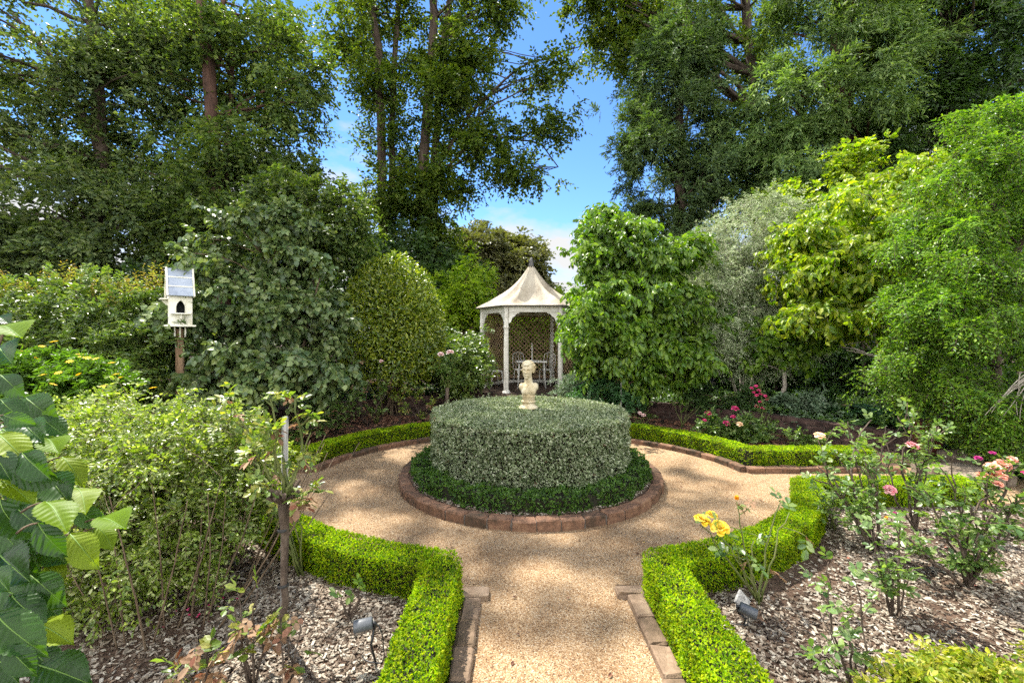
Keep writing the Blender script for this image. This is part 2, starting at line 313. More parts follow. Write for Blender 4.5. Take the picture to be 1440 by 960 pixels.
def limbs(mb, rng, trunk, rt, targets, r0=.06, lift=.25, sides=5, r1=.012, kink=.06):
    trunk = np.array(trunk, float)
    for tg in targets:
        dz = trunk[:,2]-(tg[2]-.35*np.linalg.norm(trunk[:,:2]-tg[:2], axis=1)); i = int(np.argmin(np.abs(dz)+.15*np.linalg.norm(trunk-tg, axis=1)))
        a = trunk[i]; ln = np.linalg.norm(tg-a); mid = (a+tg)/2+V3(0,0,lift*ln*.5)+rng.normal(0, kink*ln, 3)
        rr = min(r0*(.4+.25*ln), rt[i]*.6)
        pts = bez(a, mid, tg, 6); pts[1:-1] += rng.normal(0, kink*.25*ln, (4,3))
        mb.tube(pts, np.linspace(rr, r1, 6), sides, cap=False)
def densify(pts, n):
    pts = np.array(pts, float); t = np.concatenate([[0], np.cumsum(np.linalg.norm(np.diff(pts, axis=0), axis=1))]); q = np.linspace(0, t[-1], n)
    return np.stack([np.interp(q, t, pts[:,k]) for k in range(3)], 1)
def Lb(px, py, Y, rx, ry, rY, w=1.0):            # crown lobe from its place and extent in the photo
    return (P(px, py, Y), np.array([rx/F*Y, rY, ry/F*Y]), w)

TREE_RNG = [100]
def tree(name, label, cat, trunks, lobes, leaf, bark='bark', nb=16, nc=8, br=(.5,.9), flat=.5, tmpl=None, group=None, r0=.06, nlimb=.6, tk=1.0, crown='crown', trunk='trunk', lift=.25, shell=.45, twigs=False, kink=.06, **kw):
    TREE_RNG[0] += 1; rng = np.random.default_rng(TREE_RNG[0])
    b0 = np.array(trunks[0][0][0]); root = thing(name, b0, label, cat, group)
    pos, out, bc = boughs(rng, lobes, nb, nc, br, flat, shell)
    tb = MB(); allp, allr = [], []
    for pts, ra, rb in trunks:
        q = densify(pts, 14); q[1:-1] += rng.normal(0, ra*.18, (12,3)); r = np.linspace(ra, rb, 14)*(1+rng.normal(0,.05,14)); r[0] *= 1.35
        tb.tube(q, r, 10 if ra > .05 else 6); allp.append(q[2:]); allr.append(r[2:])
    allp = np.concatenate(allp); allr = np.concatenate(allr)
    sel = bc[rng.random(len(bc)) < nlimb]
    limbs(tb, rng, allp, allr, sel, r0=r0, lift=lift, kink=kink, r1=min(.012, r0*.3))
    cb = MB(); sprays(cb, rng, pos, out, tmpl or T_quad(), twigs=(tb, twigs, 2) if twigs else None, **kw)
    tb.build(trunk, M[bark], root); cb.build(crown, M[leaf], root)
    return root
def shrub(*a, **k):
    k.setdefault('crown', 'foliage'); k.setdefault('trunk', 'stems'); k.setdefault('bark', 'stem'); return tree(*a, **k)
# ------------------------------------------------------------------ plan of the garden
C0 = V3(.21, 5.15, 0)                            # centre of the gravel circle
CB = V3(.21, 5.32, 0)                            # centre of the round bed
def E(t, grow=0.0):                              # gravel oval, angle t in degrees, grown outward by grow
    a, b = 2.72+grow, 2.26+grow; t = math.radians(t); return V3(C0[0]+a*math.cos(t), C0[1]+b*math.sin(t), 0)
PX0, PX1 = -.206, .734                           # gravel between the path edges
BW = .105                                        # width of a brick edging
HX0, HX1 = -.325, .845                           # hedge faces towards the path
SY0, SY1 = 4.60, 5.38                            # side path edges (gravel)

def sheet(name, pts, z, mat, kind='structure'):
    bm = bmesh.new(); vs = [bm.verts.new((p[0], p[1], z)) for p in pts]; f = bm.faces.new(vs)
    if f.normal.z < 0 or f.calc_area() and (f.normal_update() or f.normal.z < 0): f.normal_flip()
    bmesh.ops.triangulate(bm, faces=bm.faces[:]); me = bpy.data.meshes.new(name); bm.to_mesh(me); bm.free()
    me.materials.append(M[mat]); o = bpy.data.objects.new(name, me); COL.objects.link(o); o['kind'] = kind; return o
sheet('ground', [(-160,-60), (160,-60), (160,260), (-160,260)], -.02, 'grass')
sheet('gravel_path', [(-7.6,-1.2), (6.0,-1.2), (6.0,10.2), (-7.6,10.2)], -.004, 'gravel')
def ang(pred, lo, hi):                           # angle where the grown oval meets a straight edge
    for _ in range(60):
        mid = (lo+hi)/2
        if pred(mid): hi = mid
        else: lo = mid
    return lo
g = .10
# angles at which the oval meets the front path and the side paths
aFL = math.degrees(-math.pi+math.acos(1)) # placeholder value, set below
def meet_x(x, grow, side):                       # oval point at world x; side -1 front, +1 back
    c = (x-C0[0])/(2.72+grow); return math.degrees(math.acos(max(-1, min(1, c))))*side
def meet_y(y, grow, right):
    s = (y-C0[1])/(2.26+grow); a = math.degrees(math.asin(max(-1, min(1, s)))); return a if right else 180-a
def arc(t0, t1, grow, n=40): return [E(t, grow) for t in np.linspace(t0, t1, n)]
HW = .235                                        # hedge width
q = HW/2
def quad_line(sx, sy):
    """centre line of the hedge of one quarter: along the path to the oval, round it, along the side path"""
    px = (HX0-q) if sx < 0 else (HX1+q); gr = q
    py = (SY0-.12-q) if sy < 0 else (SY1+.12+q)
    t0 = meet_x(px, gr, sy); t1 = meet_y(py, gr, sx > 0)
    if sx < 0 and sy < 0: t1 -= 360
    far = -6.2 if sx < 0 else 4.55
    a = arc(t0, t1, gr)
    if sy < 0: first = [V3(px, y, 0) for y in np.linspace(-.6, a[0][1], 22)]
    else: first = [V3(px, y, 0) for y in np.linspace(8.3, a[0][1], 10)]
    last = [V3(x, py, 0) for x in np.linspace(a[-1][0], far, 26)]
    return np.array(first[:-1]+a+last[1:]), t0, t1
def offset(line, d):
    t = nrm(np.gradient(line, axis=0)); n = np.stack([-t[:,1], t[:,0], np.zeros(len(t))], 1); return line+n*d
def hedge_mesh(rng, line, w, h, size, dens, core_in=.03, wob=.006):
    mb = MB(); L_ = densify(line, 160); 
    # core
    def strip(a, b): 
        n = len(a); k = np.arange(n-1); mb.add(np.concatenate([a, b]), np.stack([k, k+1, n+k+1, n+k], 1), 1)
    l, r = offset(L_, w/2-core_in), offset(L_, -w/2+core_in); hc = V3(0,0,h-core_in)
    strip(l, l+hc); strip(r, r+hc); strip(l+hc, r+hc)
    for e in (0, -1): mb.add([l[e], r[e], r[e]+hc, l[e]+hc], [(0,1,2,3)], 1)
    seg = np.linalg.norm(np.diff(L_, axis=0), axis=1); tot = seg.sum(); cum = np.concatenate([[0], np.cumsum(seg)])
    tg = nrm(np.gradient(L_, axis=0)); nr = np.stack([-tg[:,1], tg[:,0], np.zeros(len(tg))], 1)
    per = 2*h+w; n = int(tot*per*dens); s = rng.uniform(0, tot, n); u = rng.uniform(0, per, n)
    base = np.stack([np.interp(s, cum, L_[:,k]) for k in range(3)], 1); nn = nrm(np.stack([np.interp(s, cum, nr[:,k]) for k in range(3)], 1))
    wv = wob*(np.sin(s*9.3+1)+np.sin(s*23+u*11)+.7*np.sin(s*41+u*17))
    pos = np.zeros((n,3)); nm = np.zeros((n,3)); e = rng.normal(0, .006, n)-.005+wv*.6
    a = u < h; b = u > h+w; c = ~(a|b)
    rd = lambda v: v
    pos[a] = base[a]+nn[a]*(w/2+e[a])[:,None]; pos[a,2] = u[a]; nm[a] = nn[a]
    pos[b] = base[b]-nn[b]*(w/2+e[b])[:,None]; pos[b,2] = (u[b]-h-w); nm[b] = -nn[b]
    lat = (u-h-w/2); pos[c] = base[c]+nn[c]*(-lat[c])[:,None]; pos[c,2] = h+e[c]-.008*(np.abs(lat[c])/(w/2))**8; nm[c] = V3(0,0,1)
    # ends
    for k, sg in ((0,-1), (-1,1)):
        m = int(w*h*dens); p = L_[k]+nr[k]*rng.uniform(-w/2, w/2, (m,1))+tg[k]*sg*rng.normal(-.004,.008,(m,1)); p[:,2] = rng.uniform(0, h, m)
        pos = np.concatenate([pos, p]); nm = np.concatenate([nm, np.repeat([tg[k]*sg], m, 0)])
    n = len(pos)
    d = nrm(nm*.6+rnd3(rng, n)*.75+V3(0,0,.2)); nor = nrm(nm*.8+rnd3(rng, n)*.65+V3(0,0,.25))
    scatter(mb, T_quad(.6, .12, .12), pos-d*size*.3, d, nor, rng.uniform(.7, 1.3, n)*size)
    return mb
hl = {(-1,-1): ('clipped box hedge beside the mulch bed with the twiggy standard rose', .017, 17000),
      (1,-1): ('bright clipped box hedge beside the yellow rose, along the path', .017, 17000),
      (-1,1): ('low box hedge curving behind the round hedge below the big lilac bush', .021, 10000),
      (1,1): ('low box hedge running in front of the hot pink roses and retaining wall', .021, 10000)}
lines = {}
for k, (sx, sy) in enumerate(hl):
    line, t0, t1 = quad_line(sx, sy); lines[(sx, sy)] = (line, t0, t1)
    lab, sz, dn = hl[(sx, sy)]
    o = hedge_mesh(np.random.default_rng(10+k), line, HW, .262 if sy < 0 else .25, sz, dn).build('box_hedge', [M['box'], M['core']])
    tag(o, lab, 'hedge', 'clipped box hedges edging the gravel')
# the four planting beds
for (sx, sy), (line, t0, t1) in lines.items():
    pts = [tuple(p[:2]) for p in line]
    if sx < 0 and sy < 0: ring = pts+[(-7.5, pts[-1][1]), (-7.5,-1.0), (pts[0][0],-1.0)]
    elif sx > 0 and sy < 0: ring = pts+[(pts[-1][0],-1.0)] if False else pts+[(6.0, pts[-1][1]), (6.0,-1.0), (pts[0][0],-1.0)]
    elif sx < 0: ring = pts+[(-7.5, pts[-1][1]), (-7.5, 10.1), (pts[0][0], 10.1)]
    else: ring = pts+[(5.9, pts[-1][1]), (5.9, 10.1), (pts[0][0], 10.1)]
    sheet('mulch_bed' if sy < 0 else 'soil_bed', ring, .022, 'mulchbed' if sy < 0 else 'soil')

# brick edgings: bricks laid end to end along a line, one mortared kerb each
def brick_run(mb, rng, line, width, h, z0, lb=.23, gap=.008, seat=.03, across=False):
    line = np.array(line, float); seg = np.linalg.norm(np.diff(line, axis=0), axis=1); tot = seg.sum(); cum = np.concatenate([[0], np.cumsum(seg)])
    n = max(1, int(round(tot/lb))); ln = tot/n
    at = lambda s: np.array([np.interp(s, cum, line[:,k]) for k in range(3)])
    for i in range(n):
        a, b = at(i*ln), at((i+1)*ln); d = nrm(b-a); L_ = np.linalg.norm(b-a)-gap
        R = np.stack([d, V3(-d[1], d[0], 0), V3(0,0,1)], 1)
        ty = rng.normal(0, .02); R = R @ np.array(Matrix.Rotation(ty, 3, 'X')) @ np.array(Matrix.Rotation(rng.normal(0,.012), 3, 'Y'))
        hh = h+seat; c = (a+b)/2+V3(0, 0, z0+h-hh/2+rng.normal(0,.003))+R[:,1]*rng.normal(0,.003)
        mb.bevbox(c, (L_, width*rng.uniform(.96,1.02), hh), .008, 0, R, rng)
    # mortar bed just below the brick tops
    o1, o2 = offset(line, width/2-.012), offset(line, -width/2+.012); k = np.arange(len(line)-1); nl = len(line)
    z = V3(0,0,z0+h-.012)
    mb.add(np.concatenate([o1+z, o2+z]), np.stack([k, k+1, nl+k+1, nl+k], 1), 1)
    for o_ in (o1, o2): mb.add(np.concatenate([o_+z, o_+V3(0,0,z0-.02)]), np.stack([k, k+1, nl+k+1, nl+k], 1), 1)
M['mortar'] = noisemat('mortar', [(.06,.05,.04), (.14,.12,.10)], scale=20, rough=1)
rng = np.random.default_rng(5)
for (sx, sy), lab in (((-1,-1), 'straight run of pale weathered bricks under the hedge beside the standard rose'), ((1,-1), 'straight run of pale weathered bricks beside the hedge near the yellow rose')):
    mb = MB(); x = (PX0-BW/2) if sx < 0 else (PX1+BW/2); gr = -BW/2
    t0 = meet_x(x, 0, -1); yb = E(t0, 0)[1]-.12
    brick_run(mb, rng, [V3(x, y, 0) for y in np.linspace(-.8, yb, 20)], BW, .035, 0, lb=.225)
    mb.bevbox((x+(.02 if sx < 0 else -.02), yb+.06, .0), (.17, .10, .07), .008, 0, None, rng)
    tag(mb.build('brick_edging', [M['brickpath'], M['mortar']]), lab, 'edging', 'brick edgings beside the gravel')
for (sx, sy), lab in (((-1,1), 'red brown brick edging under the hedge below the lilac bush'), ((1,1), 'red brown brick edging curving into the side path below the hot pink roses')):
    mb = MB(); gr = -BW/2; py = SY1+BW/2
    x = PX0-BW/2 if sx < 0 else PX1+BW/2
    t0 = meet_x(x, gr, 1); t1 = meet_y(py, gr, sx > 0); a = arc(t0, t1, gr, 60); far = -6.2 if sx < 0 else 4.8
    brick_run(mb, rng, a, BW, .06, 0, lb=.225); brick_run(mb, rng, [V3(xx, py, 0) for xx in np.linspace(a[-1][0]+sx*.03, far, 20)], BW, .06, 0, lb=.225)
    tag(mb.build('brick_edging', [M['brick'], M['mortar']]), lab, 'edging', 'brick edgings beside the gravel')
# round bed: brick kerb, soil, low box ring, drum hedge
mb = MB(); n = 43
brick_run(mb, rng, [CB+V3(1.475*math.cos(t), 1.475*math.sin(t), 0) for t in np.linspace(0, 2*math.pi, 181)], .115, .088, 0, lb=.213, gap=.006)
tag(mb.build('brick_kerb', [M['brick'], M['mortar']]), 'circular kerb of dark weathered bricks around the big round hedge', 'kerb')
sheet('round_bed', [tuple((CB+V3(1.42*math.cos(t), 1.42*math.sin(t), 0))[:2]) for t in np.linspace(0, 2*math.pi, 65)[:-1]], .075, 'mulchbed')
ring = [CB+V3(1.26*math.cos(t), 1.26*math.sin(t), 0) for t in np.linspace(0, 2*math.pi, 200)]
o = hedge_mesh(np.random.default_rng(20), np.array(ring), .21, .235, .028, 5600, wob=.028).build('box_ring_hedge', [M['box_dark'], M['core']])
tag(o, 'dark low ring of box hedge around the foot of the round hedge', 'hedge')
def drum():
    rng = np.random.default_rng(21); mb = MB(); R, h = 1.15, .80
    mb.lathe([(R-.05,.05), (R-.05,h-.06), (R-.09,h-.035), (.001,h-.035)], CB, 64, 1, False, cap=False)
    ns, nt = 40000, 40000
    t = rng.uniform(0, 2*np.pi, ns); z = rng.uniform(.08, h-.008, ns)
    wv = .010*(np.sin(t*9)+np.sin(t*23+z*9)+np.sin(t*37-z*21)+np.sin(z*31+t*5)); r = R-.012+wv+rng.normal(0,.012,ns)-.02*np.maximum(0,(z-h+.04)/.04)**2
    nm = np.stack([np.cos(t), np.sin(t), 0*t], 1); pos = CB+nm*r[:,None]+np.stack([0*z,0*z,z], 1)
    r2 = R*np.sqrt(rng.uniform(0,1,nt)); t2 = rng.uniform(0,2*np.pi,nt)
    p2 = CB+np.stack([r2*np.cos(t2), r2*np.sin(t2), h-.008+.006*(np.sin(r2*14+t2*3)+np.sin(t2*7+r2*9))+rng.normal(0,.008,nt)-.03*(r2/R)**14], 1)
    pos = np.concatenate([pos, p2]); nm = np.concatenate([nm, np.repeat([[0,0,1.]], nt, 0)]); n = ns+nt
    d = nrm(nm*.7+rnd3(rng, n)*.8+V3(0,0,.2)); tp_ = nm[:,2:] > .5; no = nrm(nm*np.where(tp_, 1.5, .9)+rnd3(rng, n)*.6+V3(0,0,.1)); d = np.where(tp_, nrm(nm*.3+rnd3(rng, n)*.8), nrm(nm*.7+rnd3(rng, n)*.7+V3(0,0,-.1)))
    scatter(mb, T_quad(.55,.12,.12), pos-d*.008, d, no, np.concatenate([rng.uniform(.022,.040,ns), rng.uniform(.018,.034,nt)]))
    k_ = 90; t3 = rng.uniform(0,2*np.pi,k_); r3 = R*rng.uniform(.1,1,k_)**.4; p3 = CB+np.stack([r3*np.cos(t3), r3*np.sin(t3), np.full(k_,h)], 1)
    sprays(mb, rng, p3, np.repeat([[0,0,1.]], k_, 0), T_quad(.5,.1,.1), tw=1, lf=5, Lr=(.02,.06), size=(.018,.03), ow=1, rw=.35, down=0, sag=0)
    tag(mb.build('round_hedge', [M['drum'], M['core']]), 'large grey green hedge clipped as a flat topped drum', 'hedge')
drum()

# loose material of the beds
def bed_points(rng, n, x0, x1, y0, y1, keep):
    p = np.stack([rng.uniform(x0,x1,n), rng.uniform(y0,y1,n), np.zeros(n)], 1); return p[keep(p)]
def outside_oval(p, grow): return ((p[:,0]-C0[0])/(2.72+grow))**2+((p[:,1]-C0[1])/(2.26+grow))**2 > 1
def chips(name, pts, rng, size, mat, z=.026, w=.38, tilt=.28):
    mb = MB(); n = len(pts); pts = pts.copy(); pts[:,2] = z+np.abs(rng.normal(0,.006,n))
    a = rng.uniform(0, 2*np.pi, n); d = np.stack([np.cos(a), np.sin(a), rng.normal(0,.16,n)], 1); no = V3(0,0,1)+rnd3(rng, n)*tilt
    tv = np.array([(-.5,-.5,0), (.5,-.42,0), (.42,.5,.04), (-.46,.44,.02)])*np.array([w,1,1]); tv = np.concatenate([tv, tv-V3(0,0,.12)])
    tf = np.array([(0,1,2,3), (0,4,5,1), (1,5,6,2), (2,6,7,3), (3,7,4,0)])
    scatter(mb, (tv, tf), pts, d, no, rng.uniform(*size, n), wmul=rng.uniform(.6,1.5,n)); o = mb.build(name, M[mat]); o['kind'] = 'stuff'; return o
rng = np.random.default_rng(31)
# thinner where the mulch has worn off to soil
def patch(p, s, ph): return (np.sin(p[:,0]*2.1+ph)+np.sin(p[:,1]*2.7+ph*2)+np.sin(p[:,0]*5.3-p[:,1]*3.9+ph))/3
keepL = lambda p: outside_oval(p, .2) & (p[:,0] < HX0-HW+.03) & (p[:,1] < SY0-.33) & (rng.random(len(p)) < np.where(p[:,0] < -1.75, .35, .95))
keepR = lambda p: outside_oval(p, .2) & (p[:,0] > HX1+HW-.03) & (p[:,1] < SY0-.33) & (rng.random(len(p)) < np.clip(.70+1.1*patch(p,1,.6)-.25*(p[:,0] > 2.0)*(p[:,1] < 3.2), .10, 1))
chips('mulch_chips', np.concatenate([bed_points(rng, 64000, -3.6, -.5, 1.2, 4.3, keepL), bed_points(rng, 80000, 1.0, 5.2, 1.2, 4.3, keepR)]), rng, (.010,.038), 'chip', w=.36, tilt=.4)
keepB = lambda p: outside_oval(p, .2) & (np.abs(p[:,0]-.26) > .8) & (p[:,1] > SY1+.3)
chips('leaf_litter', bed_points(rng, 9000, -4.5, 5.2, 5.6, 9.0, keepB), rng, (.03,.07), 'litter', w=.6)
rb = np.stack([rng.uniform(0,2*np.pi,3500), rng.uniform(1.28,1.39,3500)], 1)
chips('bark_crumbs', CB+np.stack([rb[:,1]*np.cos(rb[:,0]), rb[:,1]*np.sin(rb[:,0]), 0*rb[:,0]], 1), rng, (.012,.03), 'chip', z=.08)

# raised terrace behind a curved retaining wall
WL = [(-6.6,5.5), (-5.6,6.6), (-4.4,7.9), (-2.84,9.2), (-1.5,9.95), (-.45,10.25)]
WR = [(1.0,10.2), (1.7,9.65), (2.34,9.1), (3.4,8.4), (4.37,7.5), (5.05,6.6), (5.45,6.05)]
TZ = .25
mb = MB()
front = [V3(x, y, 0) for x, y in WL+WR]
back = [V3(x*6, 6+ (y-6)*1.0+40, 0) for x, y in WL+WR]
pts = [tuple(p[:2]) for p in front]+[(60,6.05), (60,60), (-60,60), (-60,5.5)]
sheet('terrace_ground', pts, TZ, 'soil')
def wall_run(line, label, h=.34, th=.16):
    rng = np.random.default_rng(len(line)*7); mb = MB(); L_ = densify([V3(x,y,0) for x,y in line], 60)
    n_courses = 4; ch = h/n_courses
    for c in range(n_courses):
        seg = np.linalg.norm(np.diff(L_, axis=0), axis=1); cum = np.concatenate([[0], np.cumsum(seg)]); tot = cum[-1]; lb = .24; s = (c%2)*.12-.12
        while s < tot:
            a, b = max(0, s), min(tot, s+lb-.008); s += lb
            if b-a < .03: continue
            pa, pb = [np.array([np.interp(v, cum, L_[:,k]) for k in range(3)]) for v in (a, b)]
            d = nrm(pb-pa); R = np.stack([d, V3(-d[1], d[0], 0), V3(0,0,1)], 1)
            mb.bevbox((pa+pb)/2+V3(0,0,ch*(c+.5)), (np.linalg.norm(pb-pa), th*(1.12 if c == 3 else 1), ch-.006), .006, 0, R, rng)
    mb2 = offset(L_, th/2-.01), offset(L_, -th/2+.01); k = np.arange(59)
    for o_ in mb2: mb.add(np.concatenate([o_, o_+V3(0,0,h-.01)]), np.stack([k, k+1, 60+k+1, 60+k], 1), 1)
    tag(mb.build('retaining_wall', [M['wall'], M['mortar']]), label, 'wall', 'low brick retaining walls of the terrace')
wall_run(WL, 'low dark brick retaining wall behind the bare rose canes and lilac bush')
wall_run(WR, 'low dark brick retaining wall behind the hot pink roses')
mb = MB(); rng = np.random.default_rng(3)
for k in range(2):
    for i in range(5): mb.bevbox((-.45+.145+.29*i, 9.86+.3*k, .065+.13*k*.5-.0), (.28,.3,.13+.13*k), .008, 0, None, rng)
tag(mb.build('brick_steps', [M['brick'], M['mortar']]), 'short brick steps climbing from the gravel to the gazebo', 'steps')
# timber step, red block and rocks at the end of the side path
mb = MB(); rng = np.random.default_rng(4)
c = G(1318, 662, .12); mb.bevbox((5.22, 5.30, .06), (.62,.26,.12), .01, 0, None, rng); mb.bevbox((5.30, 5.02, .06), (.62,.26,.12), .01, 0, None, rng)
tag(mb.build('timber_step', M['step']), 'weathered timber step at the end of the side path', 'step')
mb = MB(); mb.bevbox((5.62, 6.0, .30), (.30,.2,.46), .012, 0, None, rng)
tag(mb.build('rendered_pier', M['rust']), 'dark red brown block pier ending the retaining wall beside the step', 'pier')
def rock(c, r, label):
    bm = bmesh.new(); bmesh.ops.create_icosphere(bm, subdivisions=3, radius=1); g_ = np.random.default_rng(int(abs(c[0]*977+c[1]*131)))
    ph = g_.uniform(0, 6, 6)
    for v in bm.verts:
        k = 1+.16*math.sin(v.co.x*3+ph[0])+.13*math.sin(v.co.y*4+ph[1])+.1*math.sin(v.co.z*5+ph[2]+v.co.x*3)
        v.co = Vector((v.co.x*r[0]*k, v.co.y*r[1]*k, max(-.6, v.co.z)*r[2]*k))
    me = bpy.data.meshes.new('edging_rock'); bm.to_mesh(me); bm.free(); me.materials.append(M['rock'])
    for p in me.polygons: p.use_smooth = True
    o = bpy.data.objects.new('edging_rock', me); COL.objects.link(o); o.location = [float(v) for v in c]; tag(o, label, 'rock', 'rocks edging the end of the side path')
rock((5.75,5.62,.10), (.22,.16,.14), 'squat brown rock just beside the red brown pier')
rock((6.45,5.75,.12), (.34,.2,.17), 'broad brown rock below the grey leaved perennial')
rock((7.05,5.55,.15), (.26,.2,.22), 'tall brown rock at the foot of the weeping conifer')

# ------------------------------------------------------------------ bust on the round hedge
def bust():
    base = V3(.2, 5.33, .80); S = .575; mb = MB()
    bm = bmesh.new()
    def ell(c, r, rot=None, seg=20):
        m = Matrix.Translation((c[0]*BX, c[1], c[2])) @ (Matrix.Rotation(rot[0], 4, rot[1]) if rot else Matrix.Identity(4)) @ Matrix.Diagonal((r[0]*BX, r[1], r[2], 1))
        bmesh.ops.create_uvsphere(bm, u_segments=seg, v_segments=seg//2+2, radius=1, matrix=m)
    def cone(c0, c1, r0, r1):
        d = Vector(c1)-Vector(c0); m = Matrix.Translation((Vector(c0)+Vector(c1))/2) @ d.to_track_quat('Z','Y').to_matrix().to_4x4()
        bmesh.ops.create_cone(bm, cap_ends=True, segments=24, radius1=r0, radius2=r1, depth=d.length, matrix=m)
    HS, BX = 1.17, .76
    # heights as fractions of the whole: base 0 .. crown 1 ; facing -Y
    ell((0,.0,.415), (.245,.135,.12)); ell((-.19,.0,.445), (.075,.095,.085)); ell((.19,.0,.455), (.085,.095,.085))          # shoulders, cut arms
    ell((-.09,-.055,.36), (.12,.10,.10)); ell((.09,-.055,.365), (.12,.10,.10))                                           # chest
    ell((0,.0,.29), (.165,.115,.12)); cone((0,0,.15), (0,0,.27), .115, .15)
    cone((.01,.02,.46), (-.012,-.003,.68), .092, .078); ell((.05,0,.505), (.11,.07,.05)); ell((-.06,0,.50), (.10,.07,.05))       # neck, trapezius
    ell((-.055,-.045,.58), (.018,.02,.10), (.35,'Y')); ell((.05,-.045,.58), (.018,.02,.10), (-.5,'Y'))
    hd = Matrix.Translation((-.012,-.01,.785)) @ Matrix.Rotation(-.34, 4, 'Z') @ Matrix.Rotation(.06, 4, 'Y') @ Matrix.Scale(HS, 4)
    def h(c, r, rot=None):
        m = hd @ Matrix.Translation(c) @ (Matrix.Rotation(rot[0], 4, rot[1]) if rot else Matrix.Identity(4)) @ Matrix.Diagonal((*r, 1)); bmesh.ops.create_uvsphere(bm, u_segments=20, v_segments=12, radius=1, matrix=m)
    h((0,.02,.05), (.105,.125,.115)); h((0,-.035,-.035), (.083,.085,.11)); h((0,-.075,-.115), (.04,.035,.03))
    h((0,-.118,-.005), (.017,.024,.046)); h((0,-.134,-.03), (.021,.02,.016)); h((0,-.108,.045), (.075,.022,.016))
    h((-.04,-.1,-.02), (.028,.022,.022)); h((.04,-.1,-.02), (.028,.022,.022))
    h((0,-.112,-.067), (.034,.014,.008)); h((0,-.109,-.083), (.028,.014,.009)); h((-.035,-.098,.02), (.018,.012,.011)); h((.035,-.098,.02), (.018,.012,.011))
    h((-.1,.01,.0), (.014,.028,.038)); h((.1,.01,.0), (.014,.028,.038))
    g_ = np.random.default_rng(8)
    for i in range(120):                                        # tight curls
        u = nrm(g_.normal(0,1,3)+V3(0,.25,.5))
        if u[2] < -.45 or (u[1] < -.25 and u[2] < .42): continue
        h((u[0]*.112, .02+u[1]*.132, .05+u[2]*.12), (.027,.027,.024))
    me = bpy.data.meshes.new('tmp'); bm.to_mesh(me); bm.free(); ob = bpy.data.objects.new('tmp', me); COL.objects.link(ob)
    md = ob.modifiers.new('r', 'REMESH'); md.mode = 'VOXEL'; md.voxel_size = .0085; sm = ob.modifiers.new('s', 'SMOOTH'); sm.factor = .5; sm.iterations = 2
    dg = bpy.context.evaluated_depsgraph_get(); ev = ob.evaluated_get(dg); m2 = bpy.data.meshes.new_from_object(ev)
    V = np.array([v.co[:] for v in m2.vertices])*S; Fs = [tuple(p.vertices) for p in m2.polygons]
    bpy.data.objects.remove(ob)
    root = thing('bust', base, 'small sandstone bust of a curly haired youth on the round hedge', 'statue')
    b = MB(); b.add(V+base, Fs, 0, True); b.build('figure', M['stone'], root)
    b = MB(); b.lathe(np.array([(.001,0), (.2,0), (.205,.015), (.195,.035), (.165,.06), (.135,.075), (.125,.1), (.13,.125), (.15,.135), (.155,.15), (.14,.165), (.11,.17), (.001,.17)])*S, base, 40); b.build('socle', M['stone'], root)
bust()

